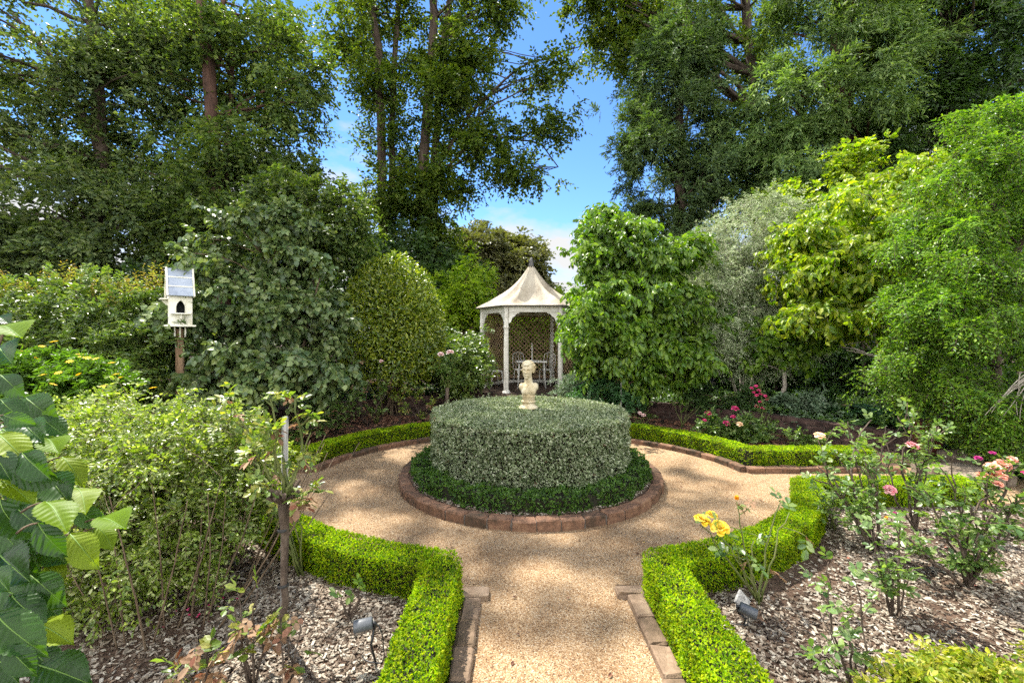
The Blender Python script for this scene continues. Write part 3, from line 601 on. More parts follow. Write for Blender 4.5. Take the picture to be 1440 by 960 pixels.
# ------------------------------------------------------------------ gazebo
def gazebo():
    c = V3(.52, 11.9, 0); R = 1.32; z0, ze = .24, 2.36
    root = thing('gazebo', c+V3(0,0,z0), 'white six sided gazebo with pointed canvas roof and lattice sides', 'gazebo')
    hexv = [c+R*V3(math.cos(math.radians(a)), math.sin(math.radians(a)), 0) for a in range(0, 360, 60)]
    b = MB(); b.lathe([(1.62,0), (1.62,z0-.02), (1.58,z0), (.001,z0)], (c[0],c[1],0), 6, 0, False); b.build('floor', M['deck'], root)
    for v in hexv:
        b = MB(); n4 = 8
        b.lathe([(.105,z0), (.105,z0+.03), (.085,z0+.06), (.062,z0+.10), (.058,z0+1.5), (.058,z0+1.58), (.075,z0+1.6), (.075,z0+1.63), (.06,z0+1.65), (.06,ze)], (v[0],v[1],0), 8, 0, False); p = b.build('post', M['white'], root)
    for i in range(6):
        a, d = hexv[i], hexv[(i+1)%6]; t = nrm(d-a); R3 = np.stack([t, V3(-t[1],t[0],0), V3(0,0,1)], 1); L_ = np.linalg.norm(d-a)
        b = MB(); b.box((a+d)/2+V3(0,0,ze-.07), (L_-.13,.07,.13), 0, R3); b.box((a+d)/2+V3(0,0,ze+.018), (L_+.05,.16,.03), 0, R3); b.build('eave_beam', M['white'], root)
        if i in (3,4,5):                                        # fretwork brackets where the sides are open
            for s, v in ((1,a), (-1,d)):
                b = MB(); o = v+t*s*.062+V3(0,0,ze-.135)
                pr = [(0,0), (.26,0), (.26,-.028), (.21,-.035), (.17,-.06), (.15,-.10), (.10,-.12), (.07,-.17), (.055,-.23), (.03,-.26), (0,-.27)]
                V = []; nv = V3(-t[1],t[0],0)
                for y in (-.014,.014): V += [o+t*s*px+V3(0,0,pz)+nv*y for px, pz in pr]
                k = len(pr); Fc = [tuple(range(k)), tuple(range(2*k-1,k-1,-1))]+[(j,(j+1)%k,k+(j+1)%k,k+j) for j in range(k)]
                b.add(V, Fc); 
                ring = [o+t*s*(.085+.05*math.cos(q_))+V3(0,0,-.075+.05*math.sin(q_)) for q_ in np.linspace(0,2*math.pi,13)]
                b.tube(ring, .012, 5, cap=False); b.build('bracket', M['white'], root)
        else:                                                   # lattice sides
            b = MB(); h0, h1 = z0+.22, ze-.14; Hh = h1-h0; w = L_-.14; sp = .125; nv = V3(-t[1],t[0],0)
            for sg, off in ((1,.006), (-1,-.006)):
                k = -Hh
                while k < w+Hh:
                    x0, x1 = (k, k+Hh) if sg > 0 else (k+Hh, k); 
                    # clip the diagonal to the panel
                    pa, pb = np.array([x0,0.]), np.array([x1,Hh])
                    ta, tb = 0., 1.; dx = pb[0]-pa[0]
                    for bound, sgn in ((0,1), (w,-1)):
                        tt = (bound-pa[0])/dx
                        if dx*sgn > 0: ta = max(ta, tt)
                        else: tb = min(tb, tt)
                    if tb-ta > .02:
                        A, B = pa+(pb-pa)*ta, pa+(pb-pa)*tb; m_ = (A+B)/2; dd = (B-A)/np.linalg.norm(B-A)
                        D3 = t*dd[0]+V3(0,0,dd[1]); RR = np.stack([D3, nv, np.cross(D3, nv)], 1)
                        b.box(a+t*(.07+m_[0])+V3(0,0,h0+m_[1])+nv*off, (np.linalg.norm(B-A),.010,.027), 0, RR)
                    k += sp
            b.box((a+d)/2+V3(0,0,h0-.03), (w,.05,.07), 0, R3); b.box((a+d)/2+V3(0,0,h1+.0), (w,.045,.05), 0, R3); b.build('lattice_panel', M['lattice'], root)
            b = MB(); b.box((a+d)/2+V3(0,0,z0+.06), (w,.05,.07), 0, R3); b.build('bottom_rail', M['white'], root)
    # sagging canvas roof, ridges at the corners
    b = MB(); nth, nr = 72, 22; V = []
    for j in range(nr+1):
        u = j/nr; rr = 1.50*(1-u)+.05*u; zz = ze+.03+1.16*(.07*u+.93*u**2.9)
        for i in range(nth):
            th = 2*math.pi*i/nth; a6 = (math.degrees(th)%60)-30; hexr = math.cos(math.radians(30))/math.cos(math.radians(a6))
            rid = (abs(a6)/30)**3
            V.append(c+V3(rr*hexr*math.cos(th), rr*hexr*math.sin(th), zz-.0+(rid-.25)*.27*math.sin(math.pi*u)**.8+.014*math.sin(7*th+9*u)*(u > 0)*(1-u)))
    k = np.arange(nth); Fc = np.concatenate([np.stack([j*nth+k, j*nth+(k+1)%nth, (j+1)*nth+(k+1)%nth, (j+1)*nth+k], 1) for j in range(nr)])
    b.add(np.array(V), Fc, 0, True)
    b.lathe([(1.505,ze+.0), (1.51,ze+.03)], (c[0],c[1],0), 6, 1, False, cap=False)
    rf = b.build('roof', [M['roofcanvas'], M['lead']], root)
    b = MB(); b.lathe([(.001,ze+1.12), (.075,ze+1.12), (.07,ze+1.2), (.05,ze+1.27), (.06,ze+1.30), (.03,ze+1.36), (.001,ze+1.40)], (c[0],c[1],0), 12); b.build('finial', M['lead'], root)
    # furniture inside
    def chair(name, loc, rz, label):
        r = thing(name, loc, label, 'chair', 'white metal chairs in the gazebo', rz); m = M['ironwhite']
        def bl(b, n): 
            o = b.build(n, m); o.parent = r; return o
        b = MB(); b.lathe([(.001,.44), (.19,.44), (.2,.45), (.19,.465), (.001,.465)], (0,0,0), 20); bl(b, 'seat')
        for x, y in ((-.15,-.14), (.15,-.14), (-.15,.14), (.15,.14)):
            b = MB(); b.tube([(x,y,.45), (x*1.05,y*1.1,.22), (x*1.25,y*1.4,0)], .011, 6); bl(b, 'leg')
        b = MB(); b.tube([(-.17,.16,.46), (-.18,.21,.7), (-.15,.25,.88), (0,.27,.94), (.15,.25,.88), (.18,.21,.7), (.17,.16,.46)], .011, 6)
        for x in (-.09,0,.09): b.tube([(x,.175,.46), (x*.9,.22,.7), (x*.7,.265,.92)], .006, 5)
        b.tube([(-.175,.2,.66), (0,.215,.66), (.175,.2,.66)], .006, 5); bl(b, 'backrest')
    chair('metal_chair', (c[0]-.98, c[1]+.02, z0), math.radians(115), 'white metal chair alone against the lattice side of the gazebo')
    chair('metal_chair', (c[0]-.26, c[1]+.52, z0), math.radians(20), 'white metal chair tucked behind the table, close to the post')
    chair('metal_chair', (c[0]+.46, c[1]+.50, z0), math.radians(-25), 'white metal chair at the far corner of the garden table')
    tr = thing('garden_table', (c[0]+.0, c[1]-.1, z0), 'white metal table with slim legs inside the gazebo', 'table'); m = M['ironwhite']
    tp = V3(c[0], c[1]-.1, z0)
    b = MB(); b.bevbox(tp+V3(0,0,.72), (.80,.62,.03), .008); b.build('tabletop', m, tr)
    for x in (-.33,.33):
        for y in (-.24,.24): b = MB(); b.tube([tp+V3(x,y,.71), tp+V3(x*1.03,y,.35), tp+V3(x*1.12,y*1.1,0)], .014, 6); b.build('leg', m, tr)
    b = MB(); b.lathe([(.05,0), (.05,.015), (.014,.03), (.014,.30), (.028,.31), (.028,.33), (.012,.335), (.012,.47), (.001,.48)], tp+V3(.02,.05,.735), 12)
    tag(b.build('candlestick', m), 'slim pale candlestick standing on the table in the gazebo', 'candlestick')
gazebo()

# ------------------------------------------------------------------ birdhouse
def birdhouse():
    Y = 6.2; c = P(252.5, 469, Y); x, y = c[0], c[1]; root = thing('birdhouse', (x,y,0), 'white timber birdhouse with blue grey roof on a tall post', 'birdhouse')
    zb, zt = 1.82, 2.22; w, dp = .265, .27; rz = math.radians(42); RZ = np.array(Matrix.Rotation(rz, 3, 'Z'))
    T = lambda p: RZ @ np.array(p, float)+V3(x,y,0)
    b = MB(); b.tube([(x,y,-.02), (x+.008,y,.9), (x,y,zb-.05)], [.055,.052,.05], 14); p = b.build('post', M['post'], root)
    for a in (-1,0,1):                                              # struts under the platform
        b = MB(); b.box(T((a*.06,-.055,zb-.095)), (.018,.018,.15), 0, RZ); b.build('strut', M['bird_white'], root)
    b = MB(); b.bevbox(T((-.01,-.02,zb-.012)), (.36,.34,.024), .004, 0, RZ); b.build('platform', M['bird_white'], root)
    b = MB()
    # body with a gothic opening: front built as planks around it
    ow, oh0, oh1 = .048, zb+.165, zb+.335; fy = -dp/2
    arch = [(-ow,oh0), (ow,oh0), (ow,oh0+.09), (ow*.8,oh0+.125), (ow*.42,oh0+.155), (0,oh1-.0), (-ow*.42,oh0+.155), (-ow*.8,oh0+.125), (-ow,oh0+.09)]
    out = [(-w/2,zb), (w/2,zb), (w/2,zt), (-w/2,zt)]
    bm = bmesh.new(); vo = [bm.verts.new((px,fy,pz)) for px,pz in out]; vi = [bm.verts.new((px,fy,pz)) for px,pz in arch]
    es = [bm.edges.new((vo[i], vo[(i+1)%4])) for i in range(4)]+[bm.edges.new((vi[i], vi[(i+1)%len(vi)])) for i in range(len(vi))]
    bmesh.ops.triangle_fill(bm, use_beauty=True, use_dissolve=False, edges=es)
    bmesh.ops.solidify(bm, geom=bm.faces[:], thickness=.016)
    V = np.array([v.co[:] for v in bm.verts]); bm.verts.index_update(); Fs = [tuple(v.index for v in f.verts) for f in bm.faces]; bm.free()
    b.add((RZ @ V.T).T+V3(x,y,0), Fs)
    b.box(T((-w/2+.008,.008,(zb+zt)/2)), (.016,dp-.016,zt-zb), 0, RZ); b.box(T((w/2-.008,.008,(zb+zt)/2)), (.016,dp-.016,zt-zb), 0, RZ); b.box(T((0,dp/2-.008,(zb+zt)/2)), (w-.034,.016,zt-zb), 0, RZ)
    for s in (-1,1):                                               # gable ends
        V = [T((s*w/2-s*.008+q_,yy,zz)) for q_ in (-.008,.008) for yy, zz in ((-dp/2,zt), (dp/2,zt), (0,zt+.34))]
        b.add(V, [(0,1,2), (5,4,3), (0,3,4,1), (1,4,5,2), (2,5,3,0)])
    bd = b.build('body', M['bird_white'], root)
    b = MB(); b.box(T((0,0,zb+.25)), (w-.05,.012,.3), 0, RZ); b.build('dark_inside', M['hole'], bd)
    b = MB()
    for sg in (-1,1): b.tube([T((sg*ow*1.12,fy-.004,oh0)), T((sg*ow*1.12,fy-.004,oh0+.09)), T((sg*ow*.9,fy-.004,oh0+.13)), T((sg*ow*.45,fy-.004,oh0+.163)), T((0,fy-.004,oh1+.008))], .006, 6)
    b.build('window_trim', M['bird_white'], bd)
    b = MB(); b.bevbox(T((0,fy-.045,zb+.155)), (.23,.09,.016), .003, 0, RZ); b.box(T((0,fy-.02,zb+.12)), (.024,.04,.06), 0, RZ); b.build('perch_shelf', M['bird_white'], root)
    b = MB(); b.bevbox(T((-w/2-.045,0,zb+.355)), (.09,.22,.016), .003, 0, RZ)
    V = [T((-w/2,yy,zz)) if k == 0 else T((-w/2-.07,yy,zz)) for yy in (-.012,.012) for k, zz in ((0,zb+.345), (1,zb+.345), (0,zb+.24))]
    b.add(V, [(0,1,2), (5,4,3), (0,3,4,1), (1,4,5,2), (2,5,3,0)]); b.build('side_ledge', M['bird_white'], root)
    # roof: three lapped boards on each slope, white barge boards
    rf = None
    for s in (-1,1):
        b = MB(); a0, a1 = V3(0,s*(dp/2+.05),zt-.01), V3(0,0,zt+.385); dv = a1-a0; ln = np.linalg.norm(dv); dn = dv/ln
        nv = np.cross(V3(1,0,0), dn)*(1 if s < 0 else -1); R3 = RZ @ np.stack([V3(1,0,0), dn, nv*1.0], 1)
        for k in range(3): b.bevbox(T(a0+dn*(ln*(k+.5)/3)+nv*(.012+.004*(2-k)*0)), (w+.01, ln/3-.006, .016), .003, 0, R3)
        for k in (1,2): b.box(T(a0+dn*(ln*k/3)+nv*.021), (w+.012,.014,.012), 1, R3)
        for sx in (-1,1): b.box(T(a0+dn*ln/2+nv*.012+V3(sx*(w/2+.016),0,0)), (.02,ln+.01,.035), 1, R3)
        b.build('roof_slope', [M['slate'], M['bird_white']], root)
birdhouse()

# ------------------------------------------------------------------ garden spotlights, marker stone
def spot(loc, head, axis, lab):
    root = thing('garden_spotlight', loc, lab, 'spotlight', 'garden spotlights on stakes'); loc = np.array(loc); head = np.array(head); ax = nrm(axis)
    b = MB(); b.tube([loc-V3(0,0,.02), (loc+head)/2+V3(.003,0,0), head-ax*.052+V3(0,0,-.03)], .006, 8); b.build('stake', M['black'], root)
    b = MB(); pr = np.array([(-.045,.001), (-.045,.024), (-.04,.029), (.04,.030), (.044,.030), (.046,.027), (.040,.026)])
    up = nrm(np.cross(ax, V3(0,0,1))); u2 = np.cross(up, ax); th = np.arange(24)*2*np.pi/24
    V = np.concatenate([head+ax*a+r*(np.cos(th)[:,None]*up+np.sin(th)[:,None]*u2) for a, r in pr]); k = np.arange(24)
    b.add(V, np.concatenate([np.stack([j*24+k, j*24+(k+1)%24, (j+1)*24+(k+1)%24, (j+1)*24+k], 1) for j in range(len(pr)-1)]), 0, True)
    hd = b.build('lamp_head', M['lampgrey'], root)
    b = MB(); b.add(head+ax*.040+.0262*(np.cos(th)[:,None]*up+np.sin(th)[:,None]*u2), [tuple(range(24))]); b.build('lens', M['glass'], hd)
    b = MB(); b.tube([head-ax*.04, head-ax*.056+V3(0,0,-.004), head-ax*.052+V3(0,0,-.034)], .009, 8); b.build('knuckle', M['black'], root)
    b = MB(); e = head-ax*.05; b.tube(bez(e, e+V3(.05,0,-.02), loc+V3(.03,.0,.09), 8).tolist()+bez(loc+V3(.03,0,.09), loc+V3(.05,-.01,.0), loc+V3(-.01,-.02,.03), 6).tolist()[1:]+bez(loc+V3(-.01,-.02,.03), loc+V3(-.06,-.02,.03), loc+V3(-.09,.03,.03), 5).tolist()[1:], .0032, 5); b.build('cable', M['black'], root)
bl = G(531, 935, .02); spot(bl, P(511, 878, bl[1]-.01), (-1,-.25,-.1), 'grey cylinder spotlight among pale mulch beside the standard rose bed')
br_ = G(1043, 882, .02); spot(br_, P(1052, 858, br_[1]-.01), (1,-.55,-.30), 'grey cylinder spotlight next to the mottled stone below the yellow rose')
b = MB(); pc = G(1047, 862, .03); R3 = np.array(Matrix.Rotation(.5, 3, 'Z') @ Matrix.Rotation(.95, 3, 'X') @ Matrix.Rotation(.45, 3, 'Z'))
b.bevbox(pc+V3(0,.03,.055), (.10,.085,.022), .006, 0, R3, np.random.default_rng(2)); tag(b.build('marker_stone', M['greystone']), 'small mottled grey stone leaning behind the spotlight', 'stone')
b = MB(); e0 = P(1302, 605, 5.9); b.tube([e0-V3(0,0,.3), P(1312, 587, 5.9)], .012, 8); tag(b.build('garden_stake', M['stake']), 'short pale grey stake leaning above the red brown pier', 'stake')
b = MB(); e0 = P(873, 555, 7.9); b.tube([V3(e0[0], e0[1], 0), P(874, 500, 7.9)], .014, 8); tag(b.build('rose_stake', M['stake']), 'thin grey stake beside a bare standard rose under the dogwood', 'stake')
# ------------------------------------------------------------------ big trees behind the garden
def gp(px, Y, z=.2): return V3((px-CX)/F*Y, Y, z)
TQ = T_quad(.6, .1, .15); TN = T_quad(.28, .04, .1); TL = T_leaf(.62, .10, .18); TL2 = T_leaf(.5, .12, .3)
BG = 'tall trees behind the garden'
tree('broadleaf_tree', 'dense dark broadleaf tree filling the corner above the red tipped hedge', 'tree',
     [([gp(140,12.6), P(142,250,12.6), P(128,60,12.7), P(110,-120,12.8)], .26, .10), ([P(140,210,12.6), P(80,90,12.2), P(20,20,12)], .10, .04)],
     [Lb(60,50,12.6,150,110,2.4), Lb(20,220,12.4,140,110,2.4), Lb(140,320,12,130,70,2), Lb(-90,150,12,140,220,2.4,.6), Lb(180,170,13.2,90,120,2), Lb(60,360,11.5,120,50,1.6)],
     'mid2', nb=26, nc=8, br=(.55,1.0), flat=.4, tmpl=TQ, tw=6, lf=9, Lr=(.35,.75), size=(.10,.16), group=BG, lift=.1)
tree('broadleaf_tree', 'broadleaf tree with a bare straight reddish trunk', 'tree',
     [([gp(312,12.6), P(304,260,12.6), P(294,100,12.6), P(284,0,12.6), P(278,-180,12.8), P(285,-420,12.9)], .24, .07), ([P(318,330,13), P(322,170,13.2), P(330,20,13.4)], .10, .06), ([P(292,60,12.6), P(310,10,12.9), P(340,-50,13)], .07,.04)],
     [Lb(335,30,14.5,85,75,1.6), Lb(360,165,14,58,95,1.8), Lb(215,90,14.5,70,110,1.8), Lb(235,250,13.4,75,80,1.5), Lb(400,290,13.6,42,60,1.5), Lb(330,340,12.6,90,50,1.4), Lb(380,100,13.2,60,90,1.2,.7), Lb(275,300,11.9,40,40,.6,.5), Lb(310,215,11.9,30,26,.5,.35), Lb(270,30,11.9,28,26,.5,.3), *[(V3(x_, y_, z_), V3(.4,.4,.35), .05) for x_, y_, z_ in ((-7.1,11.6,19.5), (-8.1,12.0,19.9), (-9.9,13.2,19.6), (-9.2,14.1,20.2), (-10.6,14.4,19.9), (-6.2,13.2,20.0), (-7.5,12.2,19.7), (-9.4,13.4,19.7))]],
     'mid', bark='barkred', nb=22, nc=8, br=(.5,.95), flat=.45, tmpl=TQ, tw=6, lf=9, Lr=(.35,.75), size=(.10,.16), group=BG, lift=.1)
D = 19.5
tree('broadleaf_tree', 'tree with slender twin trunks standing apart from the reddish trunk, open sky beside it', 'tree',
     [([gp(540,D), P(538,350,D), P(534,150,D), P(524,0,D), P(515,-130,D)], .24, .14), ([gp(551,D+.4), P(549,330,D+.4), P(551,160,D+.4), P(560,20,D+.4), P(566,-90,D+.4)], .17, .10)],
     [Lb(500,25,D,42,42,1.7), Lb(555,60,D+.4,36,70,1.6,.7), Lb(535,190,D+.7,22,80,1.2,.6), Lb(470,60,D-.3,12,18,.7,.2), Lb(545,330,D+.9,30,60,1.4), Lb(565,200,D+.6,25,100,1.2,.8), Lb(545,265,D-.8,24,36,.6,.4), Lb(532,110,D-.8,18,26,.6,.25), Lb(540,-90,D,50,40,1.8,.25)],
     'elm', nb=19, nc=6, br=(.4,.85), flat=.4, tmpl=TQ, tw=5, lf=9, Lr=(.45,.95), size=(.13,.20), group=BG, lift=.1)
tree('broadleaf_tree', 'tall open tree with dark paired trunks and long boughs hanging into the blue sky', 'tree',
     [([gp(600,D), P(594,380,D), P(596,240,D), P(608,60,D), P(610,-120,D)], .27, .15), ([gp(612,D+.4), P(608,370,D+.4), P(612,200,D+.4), P(622,80,D+.4), P(640,-100,D+.5)], .21, .12),
      ([P(606,250,D), P(660,160,D-.4), P(730,95,D-1), P(815,66,D-1.4)], .10, .02), ([P(600,270,D), P(670,190,D-.5), P(760,200,D-1), P(785,235,D-1.2)], .08, .02)],
     [Lb(628,40,D,52,70,1.9), Lb(680,5,D-.5,40,20,1.2,.6), Lb(610,170,D+.3,42,95,1.6), Lb(660,120,D-.4,26,38,1.2,.6), Lb(690,200,D-.9,45,20,1.0,.7), Lb(768,165,D-1.2,24,30,.8,.35), Lb(722,242,D-1,38,13,.7,.5),
      Lb(785,100,D-1.3,18,24,.6,.22), Lb(625,290,D,28,45,1.1,.7), Lb(605,350,D+.4,40,45,1.2), Lb(640,375,D+.2,25,22,1.0,.6), Lb(655,55,D-.4,32,24,1.0,.5), Lb(600,265,D-.9,28,40,.6,.45), Lb(606,140,D-.9,26,30,.6,.3), Lb(740,112,D-1,24,8,.5,.2), Lb(620,-80,D,60,40,1.8,.25)],
     'elm', nb=19, nc=6, br=(.4,.85), flat=.35, tmpl=TQ, tw=5, lf=9, Lr=(.4,.9), size=(.13,.20), group=BG, lift=.12, down=.3)
tree('conifer_tree', 'tall blunt dark green conifer to the side of the blue sky gap, above the dogwood', 'tree',
     [([gp(955,14), P(955,300,14), P(958,120,14), P(965,0,14)], .28, .06)],
     [Lb(965,60,14,45,60,1.2), Lb(950,120,14,62,60,1.6), Lb(945,190,14,72,60,1.9), Lb(950,260,14,78,60,2), Lb(958,330,14,85,60,2.1), Lb(908,210,13.6,22,20,.8,.5), Lb(965,400,14,90,50,2)],
     'cypress', nb=20, nc=11, br=(.3,.55), flat=.6, tmpl=TN, tw=7, lf=10, Lr=(.25,.5), size=(.10,.17), group=BG, ow=.8, rw=.5, down=.1, side=.5, lift=-.1, nlimb=.5)
tree('broadleaf_tree', 'tall leafy tree seen between and above the two conifers', 'tree',
     [([gp(1070,17), P(1068,220,17), P(1055,80,17), P(1040,-80,17)], .26, .14)],
     [Lb(872,20,16.5,34,30,1.4), Lb(940,-20,17,60,60,2), Lb(1030,40,17.5,80,70,2), Lb(1075,150,17,55,90,1.8), Lb(1050,250,17,60,60,1.6), Lb(838,-12,16,20,16,1,.4), Lb(898,85,16.5,20,20,1,.5)],
     'elm', nb=18, nc=7, br=(.5,.95), flat=.45, tmpl=TQ, tw=5, lf=9, Lr=(.4,.8), size=(.12,.19), group=BG, lift=.1)
tree('conifer_tree', 'broad cedar with feathery pale green boughs above the yellow dogwood', 'tree',
     [([gp(1190,12.4), P(1190,200,12.4), P(1180,40,12.4), P(1175,-150,12.4)], .30, .14), ([gp(1225,12.7), P(1222,180,12.7), P(1230,20,12.7)], .16, .1)],
     [Lb(1150,40,11.8,85,70,1.6), Lb(1115,140,11.8,55,60,1.3), Lb(1190,110,11.6,70,60,1.3), Lb(1105,230,12.2,45,50,1.2), Lb(1160,-50,12,110,60,1.8), Lb(1240,50,12,70,70,1.5), Lb(1150,290,12.6,90,40,1.4), Lb(1230,210,12.8,50,50,1,.6)],
     'cedar', nb=15, nc=12, br=(.28,.6), flat=.4, tmpl=TN, tw=7, lf=11, Lr=(.3,.6), size=(.10,.17), group=BG, ow=.8, rw=.5, down=.25, side=.55, lift=-.15, bark='barkred')
tree('conifer_tree', 'dense dark conifer in the top corner above the weeping conifer', 'tree',
     [([gp(1340,12), P(1338,200,12), P(1330,-100,12)], .28, .16)],
     [Lb(1330,40,11.6,85,90,1.8), Lb(1410,110,11.4,90,100,1.8), Lb(1300,180,12,70,60,1.4), Lb(1400,-40,11.6,120,70,2), Lb(1490,40,11.4,90,130,1.8,.6), Lb(1360,260,12,110,60,1.5), Lb(1480,220,11.2,80,80,1.5,.6)],
     'darkcon', nb=16, nc=12, br=(.3,.65), flat=.4, tmpl=T_quad(.4,.06,.1), tw=6, lf=10, Lr=(.3,.6), size=(.10,.16), group=BG, down=.3, lift=-.1)
tree('bushy_tree', 'far olive brown rounded tree behind the gazebo roof', 'tree', [([gp(690,42), P(690,380,42), P(690,340,42)], .4, .2)],
     [Lb(690,372,42,45,38,3), Lb(650,395,42,40,30,3), Lb(668,345,43,28,22,2)], 'far', nb=22, nc=7, br=(.8,1.6), tmpl=TQ, tw=5, lf=8, Lr=(.6,1.2), size=(.3,.45), group=BG)
tree('bushy_tree', 'far olive tree with a flat round top just above the gazebo spire', 'tree', [([gp(735,46), P(735,390,46), P(735,350,46)], .4, .2)],
     [Lb(735,366,46,27,30,3), Lb(745,395,46,35,25,3), Lb(720,352,46,20,14,2)], 'far', nb=22, nc=7, br=(.8,1.5), tmpl=TQ, tw=5, lf=8, Lr=(.6,1.2), size=(.3,.45), group=BG)
# sunlit shrubs round the gazebo, dark understorey
shrub('leafy_shrub', 'bright yellow green shrub beside the gazebo roof under the twin trunks', 'shrub', [([gp(650,14.5), P(650,430,14.5)], .08, .03)],
      [Lb(655,420,14.5,45,28,1), Lb(620,440,14.2,30,30,.8), Lb(690,470,14.6,30,50,.7), Lb(655,385,14.8,18,14,.5,.5)], 'bright', nb=16, nc=7, br=(.3,.6), tmpl=TQ, tw=5, lf=8, Lr=(.2,.45), size=(.09,.14))
shrub('leafy_shrub', 'sunlit yellow green shrub glimpsed through the gazebo lattice', 'shrub', [([gp(745,15), P(745,470,15)], .08, .03)],
      [Lb(720,480,15,30,55,.7), Lb(760,470,15,40,60,.8), Lb(800,480,15,40,60,.8), Lb(835,470,15,30,60,.8)], 'bright', nb=16, nc=7, br=(.3,.6), tmpl=TQ, tw=5, lf=8, Lr=(.2,.45), size=(.09,.14))
rng = np.random.default_rng(77)
mb = MB(); tb = MB()
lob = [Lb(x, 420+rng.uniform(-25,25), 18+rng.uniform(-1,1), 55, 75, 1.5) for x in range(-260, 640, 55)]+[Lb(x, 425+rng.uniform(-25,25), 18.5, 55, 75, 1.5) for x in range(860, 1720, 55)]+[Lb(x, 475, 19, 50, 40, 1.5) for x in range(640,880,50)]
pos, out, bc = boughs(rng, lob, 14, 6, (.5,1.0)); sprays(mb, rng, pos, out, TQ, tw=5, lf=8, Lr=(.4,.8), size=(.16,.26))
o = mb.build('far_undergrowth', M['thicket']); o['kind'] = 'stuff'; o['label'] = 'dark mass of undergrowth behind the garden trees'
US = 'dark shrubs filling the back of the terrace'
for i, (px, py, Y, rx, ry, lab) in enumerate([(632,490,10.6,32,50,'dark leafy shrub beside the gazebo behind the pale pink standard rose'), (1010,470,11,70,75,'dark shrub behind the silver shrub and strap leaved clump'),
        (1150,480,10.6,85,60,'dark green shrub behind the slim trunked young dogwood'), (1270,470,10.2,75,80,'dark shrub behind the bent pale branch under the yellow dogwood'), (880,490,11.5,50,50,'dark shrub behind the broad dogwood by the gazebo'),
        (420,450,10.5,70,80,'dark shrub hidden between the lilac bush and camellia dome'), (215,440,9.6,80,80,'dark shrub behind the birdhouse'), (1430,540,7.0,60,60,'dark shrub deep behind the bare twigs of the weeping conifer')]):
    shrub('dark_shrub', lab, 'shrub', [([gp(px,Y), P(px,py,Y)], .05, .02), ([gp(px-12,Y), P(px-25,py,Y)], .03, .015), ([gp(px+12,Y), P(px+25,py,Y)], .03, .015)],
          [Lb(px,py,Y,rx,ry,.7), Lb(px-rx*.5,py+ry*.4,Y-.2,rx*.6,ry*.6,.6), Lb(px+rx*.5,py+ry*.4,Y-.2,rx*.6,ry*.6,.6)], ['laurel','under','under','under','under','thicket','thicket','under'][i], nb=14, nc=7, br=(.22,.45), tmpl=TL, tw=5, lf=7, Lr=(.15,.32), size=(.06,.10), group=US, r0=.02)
TREE_RNG[0] -= 1

# ------------------------------------------------------------------ shrubs and small trees of the garden
shrub('clipped_hedge', 'tall loosely clipped hedge with orange red tips behind the yellow daisies', 'hedge', [([gp(x,6.6,0), P(x,430,6.6)], .03, .012) for x in range(-140, 240, 45)],
      [Lb(x, 455+(8 if i%2 else -4), 6.5-.001*x, 52, 62, .5) for i, x in enumerate(range(-220, 235, 38))]+[Lb(x, 520, 6.1, 50, 60, .45) for x in range(-120, 225, 45)],
      'laurel', nb=17, nc=7, br=(.14,.30), tmpl=T_leaf(.45,.1,.15), tw=5, lf=9, Lr=(.12,.28), size=(.045,.075), r0=.02, rw=.6, down=-.25)
hd = bpy.data.objects['clipped_hedge']
rng = np.random.default_rng(61); n = 190; px = rng.uniform(-40, 232, n); pp = np.array([P(x, 398+12*math.sin(x*.05)+rng.uniform(-8,22)+.03*abs(x-60), 6.4+rng.uniform(-.4,.3)) for x in px])
mb = MB(); sprays(mb, rng, pp, np.repeat([[0,0,1.]], n, 0), T_leaf(.4,.1,.1), tw=1, lf=7, Lr=(.10,.24), size=(.03,.05), ow=1, rw=.3, down=-.2, sag=0); mb.build('young_tips', M['tipred'], hd)

shrub('yellow_daisy_bush', 'bright green bushy perennial dotted with yellow daisies', 'perennial', [([gp(x,4.7,0), P(x,530,4.7)], .012, .006) for x in (40,75,110)],
      [Lb(80,530,4.6,62,30,.45), Lb(35,535,4.5,45,30,.4), Lb(120,545,4.5,35,28,.35), Lb(60,560,4.3,60,35,.4)], 'daisy', nb=22, nc=6, br=(.08,.18), tmpl=T_quad(.3,.05,.2), tw=5, lf=10, Lr=(.08,.18), size=(.045,.08), down=-.4, r0=.008)
def disc_flowers(mb, rng, pts, size, npet=9):
    for p in pts:
        ax = nrm(rng.normal(0,.35,3)+V3(0,-.25,1)); u = nrm(np.cross(ax, V3(1,.1,0))); v = np.cross(ax, u); a = np.arange(npet)*2*np.pi/npet+rng.uniform(0,1)
        d = np.cos(a)[:,None]*u+np.sin(a)[:,None]*v+ax*.15; scatter(mb, T_quad(.45,.03,.15), np.repeat([p], npet, 0), d, np.repeat([ax], npet, 0), size)
        mb.lathe([(size*.3,.0), (size*.22,size*.16), (.0005,size*.2)], p, 7, 1, True, cap=False)
root = bpy.data.objects['yellow_daisy_bush']
for x, y, Y in [(76,480,4.6),(58,487,4.7),(18,494,4.5),(35,495,4.6),(28,501,4.5),(50,503,4.4),(98,508,4.3),(115,502,4.4),(123,503,4.4),(112,498,4.5),(60,527,4.1),(82,524,4.1),(109,527,4.2),(75,540,3.9),(144,543,4.2),(142,550,4.1),(157,510,4.4),(135,504,4.5),(168,531,4.4),(215,545,4.3),(20,509,4.4),(26,537,4),(45,556,3.9),(163,526,4.4)]:
    mb = MB(); disc_flowers(mb, rng, [P(x,y,Y)], .036*Y/4.3); mb.build('flower', [M['dy'], M['ye']], root)

